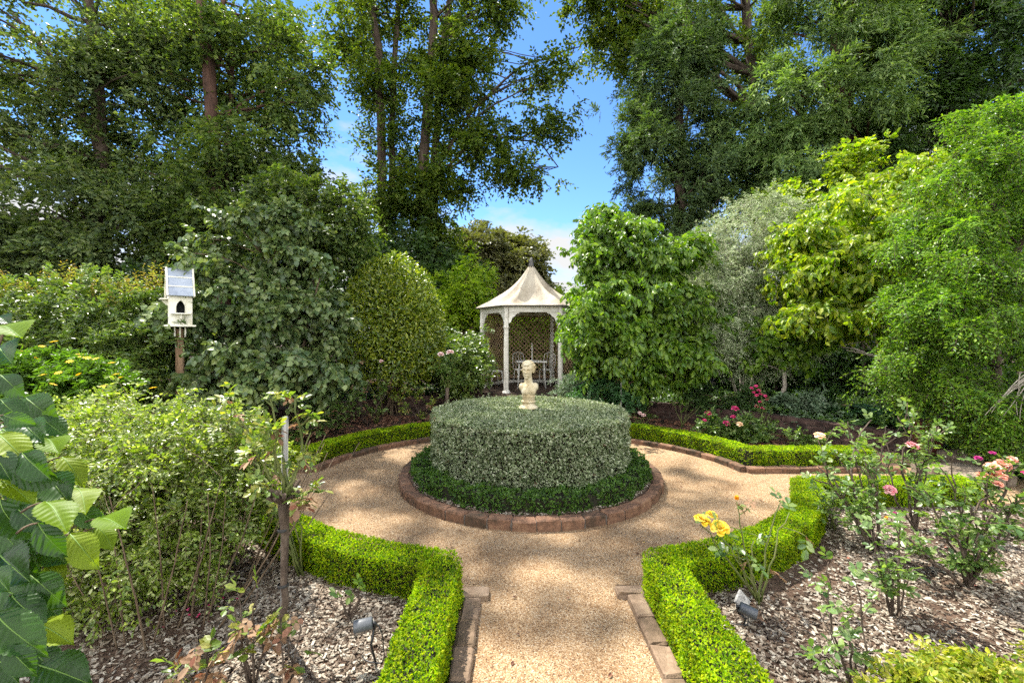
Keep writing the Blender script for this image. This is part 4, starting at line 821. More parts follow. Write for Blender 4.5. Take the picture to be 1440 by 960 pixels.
shrub('lilac_bush', 'big rounded grey green bush with heart shaped leaves beside the birdhouse', 'shrub', [([gp(380,7.2,0), P(375,470,7.2), P(370,360,7.2)], .05, .015), ([gp(360,7.2,0), P(320,480,7.1), P(300,410,7.1)], .035, .012), ([gp(400,7.2,0), P(430,470,7.2), P(450,390,7.2)], .035, .012)],
      [Lb(370,340,7.2,70,48,.8), Lb(330,400,7,75,60,.85), Lb(420,390,7.2,58,60,.8), Lb(300,470,6.8,50,60,.7), Lb(380,470,6.7,95,75,.85), Lb(440,455,7,38,50,.7), Lb(320,540,6.5,65,35,.6), Lb(410,530,6.6,75,40,.6), Lb(395,308,7.3,28,20,.4,.5)],
      'lilac', nb=15, nc=7, br=(.12,.30), tmpl=T_leaf(.85,.10,.28,.3), tw=4, lf=7, Lr=(.12,.26), size=(.065,.11), r0=.02, leafdown=.5, twigs=.004, rw=.8)
tree('leafy_tree', 'thin leaved tree rising behind the lilac bush with bright sky through it', 'tree', [([gp(440,9), P(440,380,9), P(430,290,9)], .06, .02)],
     [Lb(430,300,9,55,50,.9), Lb(465,340,9,35,50,.7), Lb(395,290,9.2,40,40,.7), Lb(480,300,9,22,35,.5,.5)], 'mid', nb=16, nc=7, br=(.25,.5), tmpl=TL, tw=5, lf=8, Lr=(.2,.4), size=(.06,.10), r0=.03)
def dome():
    rng = np.random.default_rng(62); c = P(552, 470, 9.2); root = thing('camellia_dome', (c[0],9.2,0), 'clipped dome shaped camellia with glossy yellow green leaves', 'shrub')
    R = np.array([72/F*9.2, 1.0, 114/F*9.2]); n = 17000; u = nrm(rnd3(rng, n)+V3(0,-.25,.1)); k = u[:,2] > -.75; u = u[k]; n = len(u)
    rr = rng.uniform(.80,1.0,(n,1))*(1+.025*np.sin(u[:,:1]*9)*np.sin(u[:,2:]*8)); pos = c+u*R*rr*np.where(u[:,2:] < 0, np.array([[1.05,1.05,.8]]), 1)
    mb = MB(); d = nrm(u*.6+rnd3(rng,n)*.7+V3(0,0,.1)); scatter(mb, T_leaf(.5,.09,.2), pos, d, nrm(u*.8+rnd3(rng,n)*.5+V3(0,0,.5)), rng.uniform(.055,.09,n)); 
    m = 9000; u = nrm(rnd3(rng, m)); pos = c+u*R*rng.uniform(.3,.82,(m,1)); scatter(mb, T_leaf(.5,.09,.2), pos, rnd3(rng,m), rnd3(rng,m), rng.uniform(.06,.09,m)); mb.build('foliage', M['camellia'], root)
    tb = MB(); base = V3(c[0],9.2,0)
    for i in range(16):
        e = c+nrm(rng.normal(0,1,3)+V3(0,0,.4))*R*.8; tb.tube(bez(base+rng.normal(0,.12,3)*V3(1,1,0), base+V3(0,0,.9)+rng.normal(0,.15,3), e, 7), np.linspace(.022,.006,7), 5, cap=False)
    tb.build('stems', M['stem'], root)
dome()
tree('dogwood_tree', 'broad green dogwood with drooping pointed leaves beside the gazebo', 'tree', [([gp(865,8.9), P(866,480,8.9), P(868,380,8.9), P(870,320,8.9)], .07, .02), ([gp(875,8.9), P(905,470,8.8), P(930,380,8.7)], .045, .015), ([gp(858,8.9), P(838,470,8.8), P(825,400,8.7)], .045, .015)],
     [Lb(865,335,8.8,40,22,.7), Lb(848,368,8.6,34,24,.7), Lb(915,365,8.7,45,26,.8), Lb(888,415,8.3,66,36,1.0), Lb(838,432,8.4,26,34,.6), Lb(945,440,8.4,46,40,.8), Lb(880,482,8.2,58,34,.9), Lb(935,500,8.3,52,40,.7), Lb(822,470,8.3,20,24,.5,.6), Lb(957,348,8.7,28,12,.4,.5), Lb(850,308,9,16,10,.4,.4), Lb(875,530,8.1,48,22,.6,.6)],
     'dogwood', nb=16, nc=7, br=(.15,.32), flat=.38, tmpl=T_leaf(.55,.08,.4), tw=4, lf=8, Lr=(.16,.34), size=(.08,.125), r0=.022, leafdown=.75, down=.15, twigs=.004, rw=.75)
shrub('silver_shrub', 'airy silvery white leaved shrub between the two dogwoods', 'shrub', [([gp(1045,9.4), P(1040,470,9.4), P(1040,380,9.4)], .05, .015), ([gp(1050,9.4), P(1075,460,9.3), P(1100,400,9.3)], .03, .01), ([gp(1040,9.4), P(1010,460,9.3), P(985,410,9.3)], .03, .01)],
      [Lb(1055,335,9.3,62,36,.7), Lb(1005,390,9.0,58,42,.7), Lb(1080,390,8.8,62,45,.8), Lb(1035,440,8.7,85,50,.8), Lb(990,465,8.8,42,36,.6), Lb(1095,475,8.5,55,32,.6), Lb(1085,298,9.4,40,22,.5,.6), Lb(978,410,9.0,28,26,.4,.6), Lb(1030,500,8.5,60,22,.5,.7)],
      'silver', nb=20, nc=9, br=(.18,.38), tmpl=T_quad(.34,.05,.1), tw=6, lf=12, Lr=(.14,.32), size=(.036,.06), r0=.014, twigs=.003, bark='palestem', ow=.9, rw=.6)
tree('dogwood_tree', 'bright yellow green dogwood with curling leaves between the silver shrub and weeping conifer', 'tree', [([gp(1262,8.2), P(1258,545,8.2), P(1235,495,8.1), P(1215,420,8), P(1210,330,8)], .06, .02), ([P(1240,505,8.1), P(1200,490,7.9), P(1140,482,7.7)], .03, .01), ([P(1216,430,8), P(1260,370,8), P(1300,310,8)], .03, .012)],
     [Lb(1215,290,7.9,70,24,.9), Lb(1290,262,8,55,30,.8), Lb(1165,335,7.7,55,26,.7), Lb(1235,345,7.5,80,32,1), Lb(1150,385,7.5,44,22,.7), Lb(1225,405,7.4,75,26,.8), Lb(1300,330,8,50,45,.8), Lb(1150,440,7.4,48,16,.6,.6), Lb(1128,345,7.8,22,16,.4,.6), Lb(1215,455,7.4,50,14,.6,.4)],
     'dogyellow', nb=17, nc=7, br=(.14,.30), flat=.35, tmpl=T_leaf(.6,.10,.55), tw=4, lf=8, Lr=(.15,.32), size=(.075,.12), r0=.02, leafdown=.6, twigs=.004, bark='palestem')
tree('young_dogwood', 'slim trunked young dogwood with sparse fresh leaves under the silver shrub', 'tree', [([gp(1103,7.9), P(1102,520,7.9), P(1105,470,7.9)], .045, .02)],
     [Lb(1110,470,7.8,42,28,.45), Lb(1085,500,7.8,26,22,.35,.7), Lb(1135,490,7.8,26,20,.3,.6)], 'dogwood', nb=13, nc=5, br=(.12,.24), tmpl=T_leaf(.7,.08,.4), tw=3, lf=6, Lr=(.12,.24), size=(.075,.115), r0=.02, leafdown=.7, bark='palestem')
tree('weeping_conifer', 'big bright green weeping conifer with drooping sprays and bare twigs', 'tree', [([gp(1400,5.9,0), P(1400,500,5.9), P(1395,320,5.9), P(1400,235,5.9)], .10, .015), ([P(1400,430,5.9), P(1440,330,5.7), P(1470,240,5.6)], .05, .02)],
     [Lb(1390,330,6.2,90,110,.35,.8), Lb(1370,480,6.1,70,70,.3,.7), Lb(1380,210,5.9,75,40,.6), Lb(1355,272,5.7,44,44,.6), Lb(1410,290,5.4,90,70,.7), Lb(1322,352,5.6,32,45,.5), Lb(1365,392,5.3,58,52,.6), Lb(1300,455,5.5,34,50,.5), Lb(1340,490,5.3,60,50,.5), Lb(1440,420,5.0,60,60,.6), Lb(1420,180,5.8,60,40,.6), Lb(1310,540,5.5,40,40,.45), Lb(1430,520,5.2,60,45,.6), Lb(1400,575,5.5,60,40,.4), Lb(1500,300,5.4,70,130,.7,.7), Lb(1440,610,4.9,25,45,.35,.5)],
     'hemlock', nb=10, nc=13, br=(.10,.26), flat=.25, shell=.75, tmpl=T_quad(.42,.05,.12), tw=6, lf=13, Lr=(.14,.30), size=(.032,.055), r0=.022, down=.45, sag=.5, side=.75, twigs=.003, lift=.05)
tree('olive_tree', 'bare patch olive green sapling between the cedar and yellow dogwood', 'tree', [([gp(1090,10.5), P(1085,400,10.5), P(1095,280,10.5)], .05, .015)],
     [Lb(1105,290,10.4,34,24,.5), Lb(1085,330,10.4,26,30,.5), Lb(1210,195,10.5,26,16,.4,.5), Lb(1340,185,9,28,16,.4,.6)], 'dogyellow', nb=14, nc=6, br=(.2,.4), tmpl=TL, tw=4, lf=8, Lr=(.2,.4), size=(.07,.11), r0=.03) if False else None
tree('sapling', 'thin yellow green sapling poking up between cedar and silver shrub', 'tree', [([gp(1090,10.5), P(1088,400,10.5), P(1098,280,10.5)], .05, .015)],
     [Lb(1105,285,10.4,26,18,.5), Lb(1085,320,10.4,20,22,.5)], 'dogyellow', nb=9, nc=6, br=(.2,.4), tmpl=TL, tw=4, lf=8, Lr=(.2,.4), size=(.07,.11), r0=.03)
tree('sapling', 'sparse yellow green sapling in front of the dark cedar trunks', 'tree', [([gp(1215,9.8), P(1212,330,9.8), P(1206,210,9.8)], .05, .012)],
     [Lb(1205,215,9.8,22,6,.4), Lb(1185,238,9.8,16,8,.3,.7)], 'dogyellow', nb=8, nc=5, br=(.16,.3), tmpl=TL, tw=4, lf=7, Lr=(.16,.3), size=(.07,.11), r0=.03)

# low planting on the terrace
def strap_clump(c, n, ln, w, mat, label, name='strap_leaved_plant', group=None, seed=1, spread=.8):
    rng = np.random.default_rng(seed); mb = MB(); c = np.array(c, float)
    for i in range(n):
        a = rng.uniform(0, 2*np.pi); L_ = ln*rng.uniform(.6,1.1); s = spread*rng.uniform(.3,1); d = V3(math.cos(a), math.sin(a), 0)
        p0 = c+d*rng.uniform(0,.08); p = bez(p0, p0+d*L_*.25*s+V3(0,0,L_*.8), p0+d*L_*.85*s+V3(0,0,L_*(.75-.55*s)), 7); side = V3(-d[1], d[0], 0)
        ww = w*np.array([.7,1,1,.95,.8,.5,.05])[:,None]; k = np.arange(6)
        V = np.concatenate([p-side*ww, p+V3(0,0,-1)*ww*.4, p+side*ww]); mb.add(V, np.concatenate([np.stack([k,k+1,7+k+1,7+k],1), np.stack([7+k,7+k+1,14+k+1,14+k],1)]), 0, True)
    o = mb.build(name, M[mat]); tag(o, label, 'plant', group); return o
SG = 'strap leaved clumps on the terrace'
strap_clump(gp(985,8.7,TZ), 60, .75, .022, 'strap', 'lush strap leaved clump arching at the foot of the broad dogwood', seed=3, group=SG)
strap_clump(gp(1165,8.1,TZ), 40, .8, .014, 'strap', 'upright narrow strap leaved clump beside the slim young dogwood trunk', seed=4, group=SG, spread=.5)
strap_clump(G(246,560,0)*0+gp(243,5.9,0), 26, .95, .016, 'strap', 'narrow strap leaves at the foot of the birdhouse post', seed=5, spread=.5)
strap_clump(gp(905,8.4,TZ), 30, .55, .02, 'strap', 'small dark strap leaved clump below the dogwood leaves', seed=6, group=SG)
def fern(c, n, ln, label, seed, group=None):
    rng = np.random.default_rng(seed); mb = MB(); c = np.array(c, float)
    for i in range(n):
        a = rng.uniform(0,2*np.pi); L_ = ln*rng.uniform(.7,1.1); d = V3(math.cos(a), math.sin(a), 0); p = bez(c, c+d*L_*.35+V3(0,0,L_*.7), c+d*L_*.95+V3(0,0,L_*.25), 22); side = V3(-d[1], d[0], 0)
        t = nrm(np.gradient(p, axis=0)); w = L_*.22*np.sin(np.linspace(.25,3.05,22))**.8
        for s in (-1,1): scatter(mb, T_quad(.3,.02,.15), p[1:], side*s+t[1:]*.35, np.cross(t[1:], side)*1.0+rng.normal(0,.15,(21,3)), w[1:])
    root = thing('fern', c, label, 'fern', group); mb.build('fronds', M['fern'], root); return root
FG = 'ferns behind the retaining wall'
fern(gp(1195,7.4,TZ), 20, .55, 'soft green fern behind the wall, nearest the slim young dogwood', 11, FG)
fern(gp(1232,7.2,TZ), 22, .55, 'soft green fern below the bent pale branch', 12, FG)
fern(gp(1262,7.0,TZ), 18, .5, 'soft green fern closest to the weeping conifer', 13, FG)
def low(name, px, py, Y, rx, ry, mat, label, tmpl=TL, size=(.035,.06), nb=16, group=None, z=TZ, cat='shrub', rY=.4, **k):
    return shrub(name, label, cat, [([gp(px,Y,z), P(px,py,Y)], .014, .006), ([gp(px-4,Y,z), P(px-rx*.4,py,Y)], .01, .005), ([gp(px+4,Y,z), P(px+rx*.4,py,Y)], .01, .005)],
                 [Lb(px,py,Y,rx,ry,rY), Lb(px-rx*.45,py+ry*.3,Y,rx*.6,ry*.7,rY*.7,.6), Lb(px+rx*.45,py+ry*.3,Y,rx*.6,ry*.7,rY*.7,.6)], mat, nb=nb, nc=6, br=(.08,.2), tmpl=tmpl, tw=4, lf=7, Lr=(.08,.18), size=size, r0=.01, group=group, **k)
low('grey_leaved_perennial', 1120, 575, 7.6, 48, 26, 'greyleaf', 'pale grey green mound spilling over the wall behind the pink roses', size=(.04,.065))
low('grey_leaved_perennial', 1395, 610, 5.9, 40, 22, 'greyleaf', 'blue grey leafy clump under the weeping conifer by the rocks', size=(.06,.1), z=0)
low('ground_cover_plant', 1335, 625, 6.2, 45, 25, 'fern', 'dark round leaved plant behind the red brown pier', tmpl=T_leaf(.95,.05,.2,.3), size=(.06,.1), z=0)
low('ground_cover_plant', 1035, 560, 8.2, 60, 20, 'thicket', 'dark leafy cover along the top of the wall behind the hot pink roses')
low('leafy_shrub', 850, 552, 8.2, 42, 22, 'fern', 'rounded bush with fine green leaves just behind the round hedge', size=(.03,.05), nb=20, z=.02)
low('silver_perennial', 812, 545, 8.8, 20, 14, 'greyleaf', 'small silvery wispy plant beside the gazebo post', tmpl=TN, size=(.05,.09), z=.02)
low('leafy_shrub', 648, 520, 9.6, 28, 36, 'laurel', 'dark bushy shrub right beside the gazebo chair', size=(.05,.08), nb=20)
rng = np.random.default_rng(91)
def cover(name, n, x0, x1, y0, y1, keep, mat, z, label, size=(.05,.09)):
    p = np.stack([rng.uniform(x0,x1,n), rng.uniform(y0,y1,n), np.zeros(n)], 1); p = p[keep(p)]; p[:,2] = z+.12*np.abs(np.sin(p[:,0]*3.1)*np.sin(p[:,1]*2.7))+rng.uniform(0,.10,len(p)); m = len(p); mb = MB()
    scatter(mb, TL, p, rnd3(rng,m)*np.array([1,1,.4])+V3(0,0,.3), V3(0,-.2,1)+.5*rnd3(rng,m), rng.uniform(*size,m)); o = mb.build(name, M[mat]); o['kind'] = 'stuff'; o['label'] = label
wx, wy = np.array(WL+WR).T
behind = lambda p: p[:,1] > np.interp(p[:,0], wx, wy)+.12
cover('ground_cover', 26000, 1.3, 8.5, 6.0, 11.5, lambda p: behind(p) & (p[:,0] > 1.9), 'under', .25, 'leafy green ground cover on the terrace')
cover('ground_cover', 22000, -9, -1.0, 6.0, 11.5, behind, 'thicket', .25, 'dark leafy ground cover behind the low wall')
cover('ground_cover', 9000, 5.9, 9, 4.2, 6.6, lambda p: p[:,0] > 5.5, 'fern', .0, 'leafy cover under the weeping conifer')
fl = np.stack([rng.uniform(-2.2,2.6,170), rng.uniform(2.0,7,170), np.zeros(170)], 1); fl = fl[(~outside_oval(fl,-.1) & (np.linalg.norm(fl-CB, axis=1) > 1.6)) | ((fl[:,0] > PX0) & (fl[:,0] < PX1) & (fl[:,1] < 3.2))]; fl[:,2] = .004; mb = MB()
scatter(mb, T_leaf(.6,.15,.1), fl, rnd3(rng,len(fl))*np.array([1,1,.1]), V3(0,0,1)+.3*rnd3(rng,len(fl)), rng.uniform(.015,.035,len(fl))); o = mb.build('fallen_leaves', M['litter']); o['kind'] = 'stuff'
pt = np.concatenate([G(1010,800)+rng.normal(0,.22,(14,3)), G(275,865)+rng.normal(0,.16,(16,3)), G(1380,800)+rng.normal(0,.3,(18,3))]); pt[:,2] = .045; mb = MB()
for k_ in range(3): q_ = pt[[(0,14),(14,30),(30,48)][k_][0]:[(0,14),(14,30),(30,48)][k_][1]]; scatter(mb, T_quad(.8,.15,.1), q_, rnd3(rng,len(q_))*np.array([1,1,.2]), V3(0,0,1)+.3*rnd3(rng,len(q_)), rng.uniform(.015,.028,len(q_)), mi=k_)
o = mb.build('fallen_petals', [M['ye'], M['ho'], M['sa']]); o['kind'] = 'stuff'
# bent pale branch and bare twigs
b = MB(); b.tube([P(1272,555,7.2), P(1255,520,7.2), P(1230,500,7.2), P(1190,492,7.3)], [.022,.02,.016,.01], 7); b.tube([P(1235,502,7.2), P(1215,480,7.3), P(1180,486,7.3)], [.012,.01,.006], 6)
b.tube([V3(*gp(1276,7.2,.0)), P(1272,555,7.2)], [.026,.022], 7); tag(b.build('bare_branch', M['palestem']), 'pale crooked bare branch leaning out under the yellow dogwood', 'branch')
b = MB(); rg = np.random.default_rng(9)
for i in range(8):
    a = P(1440+rg.uniform(-5,15), 530+rg.uniform(-8,8), 4.9); e = P(1375+rg.uniform(0,60), 545+rg.uniform(0,50), 4.8); b.tube(bez(a, (a+e)/2+rg.normal(0,.05,3)+V3(0,0,.07), e, 7), np.linspace(.007,.003,7), 5)
b.build('bare_twigs', M['palestem'], bpy.data.objects['weeping_conifer'])
# ------------------------------------------------------------------ roses
def petal_grid(w=1.0, cup=.35, n=4):
    V, Fc = [], []
    for j in range(n+1):
        for i in range(n+1):
            u, v = i/n*2-1, j/n; ww = w*(.35+.65*math.sin(math.pi*(.18+.62*v)))*.5
            V.append((u*ww, v*(1-.10*u*u), cup*(u*u*.5)+(.22*v*v)*0-.25*v*v*(v > .8)))
    for j in range(n):
        for i in range(n): a = j*(n+1)+i; Fc.append((a, a+1, a+n+2, a+n+1))
    return np.array(V), np.array(Fc)
PG = petal_grid()
def bloom(root, p, size, mat, axis=None, seed=0, bud=False, name='bloom'):
    rng = np.random.default_rng(seed); ax = nrm(np.array(axis if axis is not None else V3(0,-.35,1))+rng.normal(0,.15,3)); u = nrm(np.cross(ax, V3(.3,1,.1))); v = np.cross(u, ax); mb = MB(); p = np.array(p)
    rings = [(3,.10,12,.62), (4,.16,20,.72), (5,.24,34,.80), (6,.30,52,.86), (6,.32,72,.88)] if not bud else [(3,.06,6,.95), (4,.1,10,.95)]
    for k, (n, r, tilt, ln) in enumerate(rings):
        for i in range(n):
            a = 2*np.pi*(i+.37*k)/n+rng.normal(0,.12); rad = math.cos(a)*u+math.sin(a)*v; tl = math.radians(tilt+rng.normal(0,6))
            d = ax*math.cos(tl)+rad*math.sin(tl); no = -(rad*math.cos(tl)-ax*math.sin(tl))
            scatter(mb, PG, [p+rad*r*size*.22-ax*size*.22], [d], [no], [size*.62*ln], smooth=True)
    return mb.build(name, M[mat], root)
LEAFLET = T_leaf(.62, .07, .14, .42)
def compound(mb, rng, pos, d, n, size, mi=0):
    """rose leaves: five leaflets on a stalk"""
    m = len(pos); d = nrm(d); sd = nrm(np.cross(d, n)); up = np.cross(sd, d); s = np.broadcast_to(size, (m,))[:,None]
    for (t, side, k) in ((2.1,0,1.1), (1.45,1,1), (1.45,-1,1), (.75,1,.82), (.75,-1,.82)):
        pp = pos+d*s*t*.62+up*s*(-.05*t*t*.3); dd = d*(1 if side == 0 else .45)+sd*side+rng.normal(0,.14,(m,3)); scatter(mb, LEAFLET, pp, dd, up+rng.normal(0,.22,(m,3)), (s[:,0]*k)*rng.uniform(.85,1.15,m), mi=mi)
def rose(name, label, base, tips, leaf='rose', cane='cane', r0=.008, shoots=2, nleaf=5, lsize=.035, lo=.45, blooms=(), group='rose bushes in the beds', wander=.10, shoot_len=.3, dead=0., seed=None, start=None, cat='rose'):
    TREE_RNG[0] += 1; rng = np.random.default_rng(seed or TREE_RNG[0]); base = np.array(base, float); root = thing(name, base, label, cat, group)
    tb, lb = MB(), MB(); LP, LD = [], []
    st = np.array(start, float) if start is not None else base
    for tp in tips:
        tp = np.array(tp, float); L_ = np.linalg.norm(tp-st); mid = (st+tp)/2+rng.normal(0,wander*L_,3)+V3(0,0,.06*L_)
        pts = bez(st+rng.normal(0,.012,3)*V3(1,1,0), mid, tp, 9); pts[2:-1] += rng.normal(0,.012*L_+.002,(6,3)); r = r0*rng.uniform(.7,1.1); tb.tube(pts, np.linspace(r, r*.4, 9), 6)
        segs = [(pts, lo)]
        for q in range(shoots):
            t = rng.uniform(lo*.9,.92); a = np.array([np.interp(t*8, np.arange(9), pts[:,k]) for k in range(3)]); dd = nrm(nrm(tp-st)*.7+rng.normal(0,.55,3)+V3(0,0,.25)); e = a+dd*L_*shoot_len*rng.uniform(.5,1.1)
            sp = bez(a, (a+e)/2+rng.normal(0,.02,3)+V3(0,0,.01), e, 6); tb.tube(sp, np.linspace(r*.55, r*.25, 6), 5); segs.append((sp, .2))
        for sp, l0 in segs:
            n = max(1, int(nleaf*rng.uniform(.6,1.3))); t = rng.uniform(l0, 1, n); t[0] = 1; k = len(sp)-1; c = np.stack([np.interp(t*k, np.arange(k+1), sp[:,j]) for j in range(3)], 1)
            ax = nrm(sp[-1]-sp[0]); d = nrm(rng.normal(0,1,(n,3))*np.array([1,1,.5])+ax*.35+V3(0,-.1,.1)); LP.append(c); LD.append(d)
    LP, LD = np.concatenate(LP), np.concatenate(LD); m = len(LP); isd = rng.random(m) < dead
    for k, mi in ((~isd, 0), (isd, 1)):
        if k.any(): compound(lb, rng, LP[k], LD[k]-(V3(0,0,.9) if mi else 0), V3(0,0,1)+rng.normal(0,.35,(k.sum(),3)), rng.uniform(.75,1.2,k.sum())*lsize, mi)
    tb.build('canes', M[cane], root); lb.build('leaves', [M[leaf], M['rosedead']], root)
    for i, bl_ in enumerate(blooms):
        p, s, mt = bl_[0], bl_[1], bl_[2]; p = np.array(p); bd = len(bl_) > 3 and bl_[3]; bloom(root, p, s, mt, seed=i+int(abs(p[0])*997)%900, bud=bd, name='bud' if bd else 'bloom')
    return root
def bb(px, py, Y, s, m, bud=False): return (P(px,py,Y), s, m, bud)
# yellow rose by the path hedge
yb = G(1068, 848, .02); Y = yb[1]
rose('rose_bush', 'yellow rose with big open blooms over the hedge by the spotlight', yb, [P(985,738,Y-.05), P(1010,745,Y-.1), P(1036,705,Y), P(1098,705,Y+.05), P(1060,760,Y), P(1110,720,Y), P(1030,765,Y-.05)], blooms=[bb(988,729,Y-.05,.085,'ye'), bb(1012,740,Y-.1,.095,'ye'), bb(1001,722,Y,.06,'ye'), bb(1036,700,Y,.045,'yb',True)], shoots=1, nleaf=2, lsize=.048, dead=.28, lo=.3, seed=71)
rb_ = rng = np.random.default_rng(70)
# rose bushes of the bed beyond
yb = G(1232, 775, .02); Y = yb[1]
rose('rose_bush', 'tall knotty rose bush with a peach bloom and a red and white bloom', yb, [P(1150,618,Y+.35), P(1180,600,Y+.3), P(1200,640,Y), P(1225,590,Y+.3), P(1240,650,Y-.05), P(1175,680,Y-.1), P(1260,615,Y+.1), P(1150,655,Y), P(1215,690,Y-.1)],
     blooms=[bb(1153,611,Y+.35,.075,'pe'), bb(1252,687,Y-.1,.07,'pi')], cane='canebrown', r0=.011, shoots=4, nleaf=6, lsize=.038, lo=.2, shoot_len=.25, wander=.14, seed=72)
yb = G(1287, 745, .02); Y = yb[1]
rose('rose_bush', 'rose bush with a pink bloom held against the red brown pier', yb, [P(1283,600,Y+.2), P(1300,640,Y), P(1262,585,Y+.3), P(1320,600,Y+.2), P(1285,630,Y), P(1245,600,Y+.2), P(1310,610,Y)], blooms=[bb(1284,625,Y,.085,'pi')], cane='canebrown', r0=.012, shoots=4, nleaf=6, lsize=.038, lo=.3, shoot_len=.25, seed=73)
yb = G(1362, 825, .02); Y = yb[1]
rose('rose_bush', 'leafy rose bush crowned by a cluster of salmon blooms', yb, [P(1340,670,Y), P(1390,660,Y+.1), P(1410,680,Y), P(1300,690,Y-.05), P(1435,650,Y+.1), P(1430,730,Y), P(1330,740,Y-.1), P(1370,720,Y-.1), P(1395,760,Y-.1), P(1275,755,Y), P(1445,690,Y)],
     blooms=[bb(1384,668,Y+.1,.075,'sa'), bb(1398,656,Y+.1,.085,'sa'), bb(1412,652,Y+.12,.08,'sa'), bb(1405,668,Y+.05,.08,'sa'), bb(1403,679,Y,.055,'sa'), bb(1425,645,Y+.1,.05,'sa'), bb(1376,643,Y+.5,.045,'pu'), bb(1396,636,Y+.5,.04,'pu'), bb(1445,665,Y,.05,'ho')], leaf='rose', cane='canebrown', r0=.012, shoots=4, nleaf=7, lsize=.040, lo=.2, shoot_len=.28, seed=74)
yb = G(1257, 868, .02); Y = yb[1]
rose('rose_bush', 'slim upright rose with dark red buds alone in the mulch', yb, [P(1232,735,Y), P(1260,720,Y+.05), P(1240,760,Y), P(1262,790,Y), P(1285,800,Y), P(1245,800,Y-.03)], blooms=[bb(1258,722,Y+.05,.03,'pu',True), bb(1246,728,Y,.03,'yb',True)], r0=.008, cane='canebrown', shoots=2, nleaf=5, lsize=.042, lo=.3, seed=75)
yb = G(1203, 985, .02); Y = yb[1]
rose('rose_bush', 'small sparse rose at the edge with long bare twigs and pale leaves', yb, [P(1165,790,Y+.05), P(1198,808,Y), P(1150,850,Y-.03), P(1185,860,Y), P(1210,915,Y), P(1160,930,Y-.03)], r0=.007, cane='canebrown', shoots=1, nleaf=4, lsize=.038, lo=.45, seed=76)
yb = G(1118, 740, .02); Y = yb[1]
rose('rose_bush', 'low leafy rose sprawling against the far box hedge', G(1170,745,.02), [P(1140,690,3.6), P(1150,705,3.6), P(1185,690,3.7), P(1205,710,3.6), P(1165,700,3.5)], r0=.006, shoots=2, nleaf=5, lsize=.038, lo=.2, seed=77)
# left bed: standard rose with its stake, young roses in the mulch
sb = G(398, 905, .02); Y = sb[1]; k = P(399, 705, Y)
root = rose('standard_rose', 'standard rose with a bare tied trunk and pruned twiggy head', sb, [P(352,625,Y-.08), P(370,575,Y), P(380,560,Y+.03), P(415,560,Y+.05), P(437,608,Y), P(440,690,Y+.05), P(360,680,Y-.1), P(345,640,Y+.1), P(430,700,Y-.05), P(385,600,Y-.06)],
     leaf='rosey', cane='cane', r0=.010, shoots=2, nleaf=4, lsize=.042, lo=.6, shoot_len=.2, dead=.18, start=k, seed=78, group='standard roses')
tb = MB(); q_ = densify([sb-V3(0,0,.03), P(400,800,Y), k], 10); q_ += np.random.default_rng(3).normal(0,.003,(10,3)); tb.tube(q_, [.023,.020,.019,.019,.018,.019,.019,.021,.025,.032], 10)
rg = np.random.default_rng(14)
for i in range(14):
    a = rg.uniform(0,2*np.pi); d = V3(math.cos(a), math.sin(a), rg.uniform(.2,.8)); tb.tube(bez(k, k+d*.05, k+d*.09+V3(0,0,.03), 4), [.013,.012,.010,.010], 6)
tb.build('trunk', M['canebrown'], root)
for zz in (.32,.62): b = MB(); p = sb+V3(0,0,zz); b.lathe([(.027,-.008), (.030,0), (.027,.008)], p, 14, cap=False); b.build('tie', M['tie'], root)
b = MB(); b.tube([P(398,930,Y+.05), P(401,586,Y+.05)], .0165, 6); tag(b.build('rose_stake', M['stake']), 'square topped grey stake supporting the twiggy standard rose', 'stake')
yb = G(352, 965, .02); Y = yb[1]
rose('rose_bush', 'small young rose with pale and withered leaves in front of the standard trunk', yb, [P(335,835,Y+.02), P(362,828,Y), P(345,870,Y), P(372,880,Y), P(325,850,Y)], leaf='rosey', cane='canebrown', r0=.007, shoots=1, nleaf=3, lsize=.052, lo=.4, dead=.3, seed=79)
yb = G(285, 985, .02); Y = yb[1]
rose('rose_bush', 'short young rose with reddish withered leaves near the pleated foliage', yb, [P(240,930,Y), P(275,905,Y), P(300,920,Y), P(310,945,Y), P(260,945,Y)], leaf='rosey', cane='canebrown', r0=.007, shoots=1, nleaf=3, lsize=.050, lo=.4, dead=.35, seed=80)
yb = G(408, 968, .02); Y = yb[1]
rose('rose_bush', 'tiny young rose with yellowing leaves at the foot of the standard trunk', yb, [P(395,875,Y), P(425,880,Y), P(410,930,Y), P(385,890,Y)], leaf='rosey', cane='canebrown', r0=.006, shoots=1, nleaf=2, lsize=.05, lo=.5, dead=.25, seed=81)
yb = G(493, 873, .02); Y = yb[1]
rose('rose_bush', 'little twiggy rose stump with few leaves behind the stake spotlight', yb, [P(505,825,Y), P(515,835,Y), P(480,842,Y), P(497,830,Y)], cane='canebrown', r0=.009, shoots=0, nleaf=2, lsize=.045, lo=.6, seed=82)
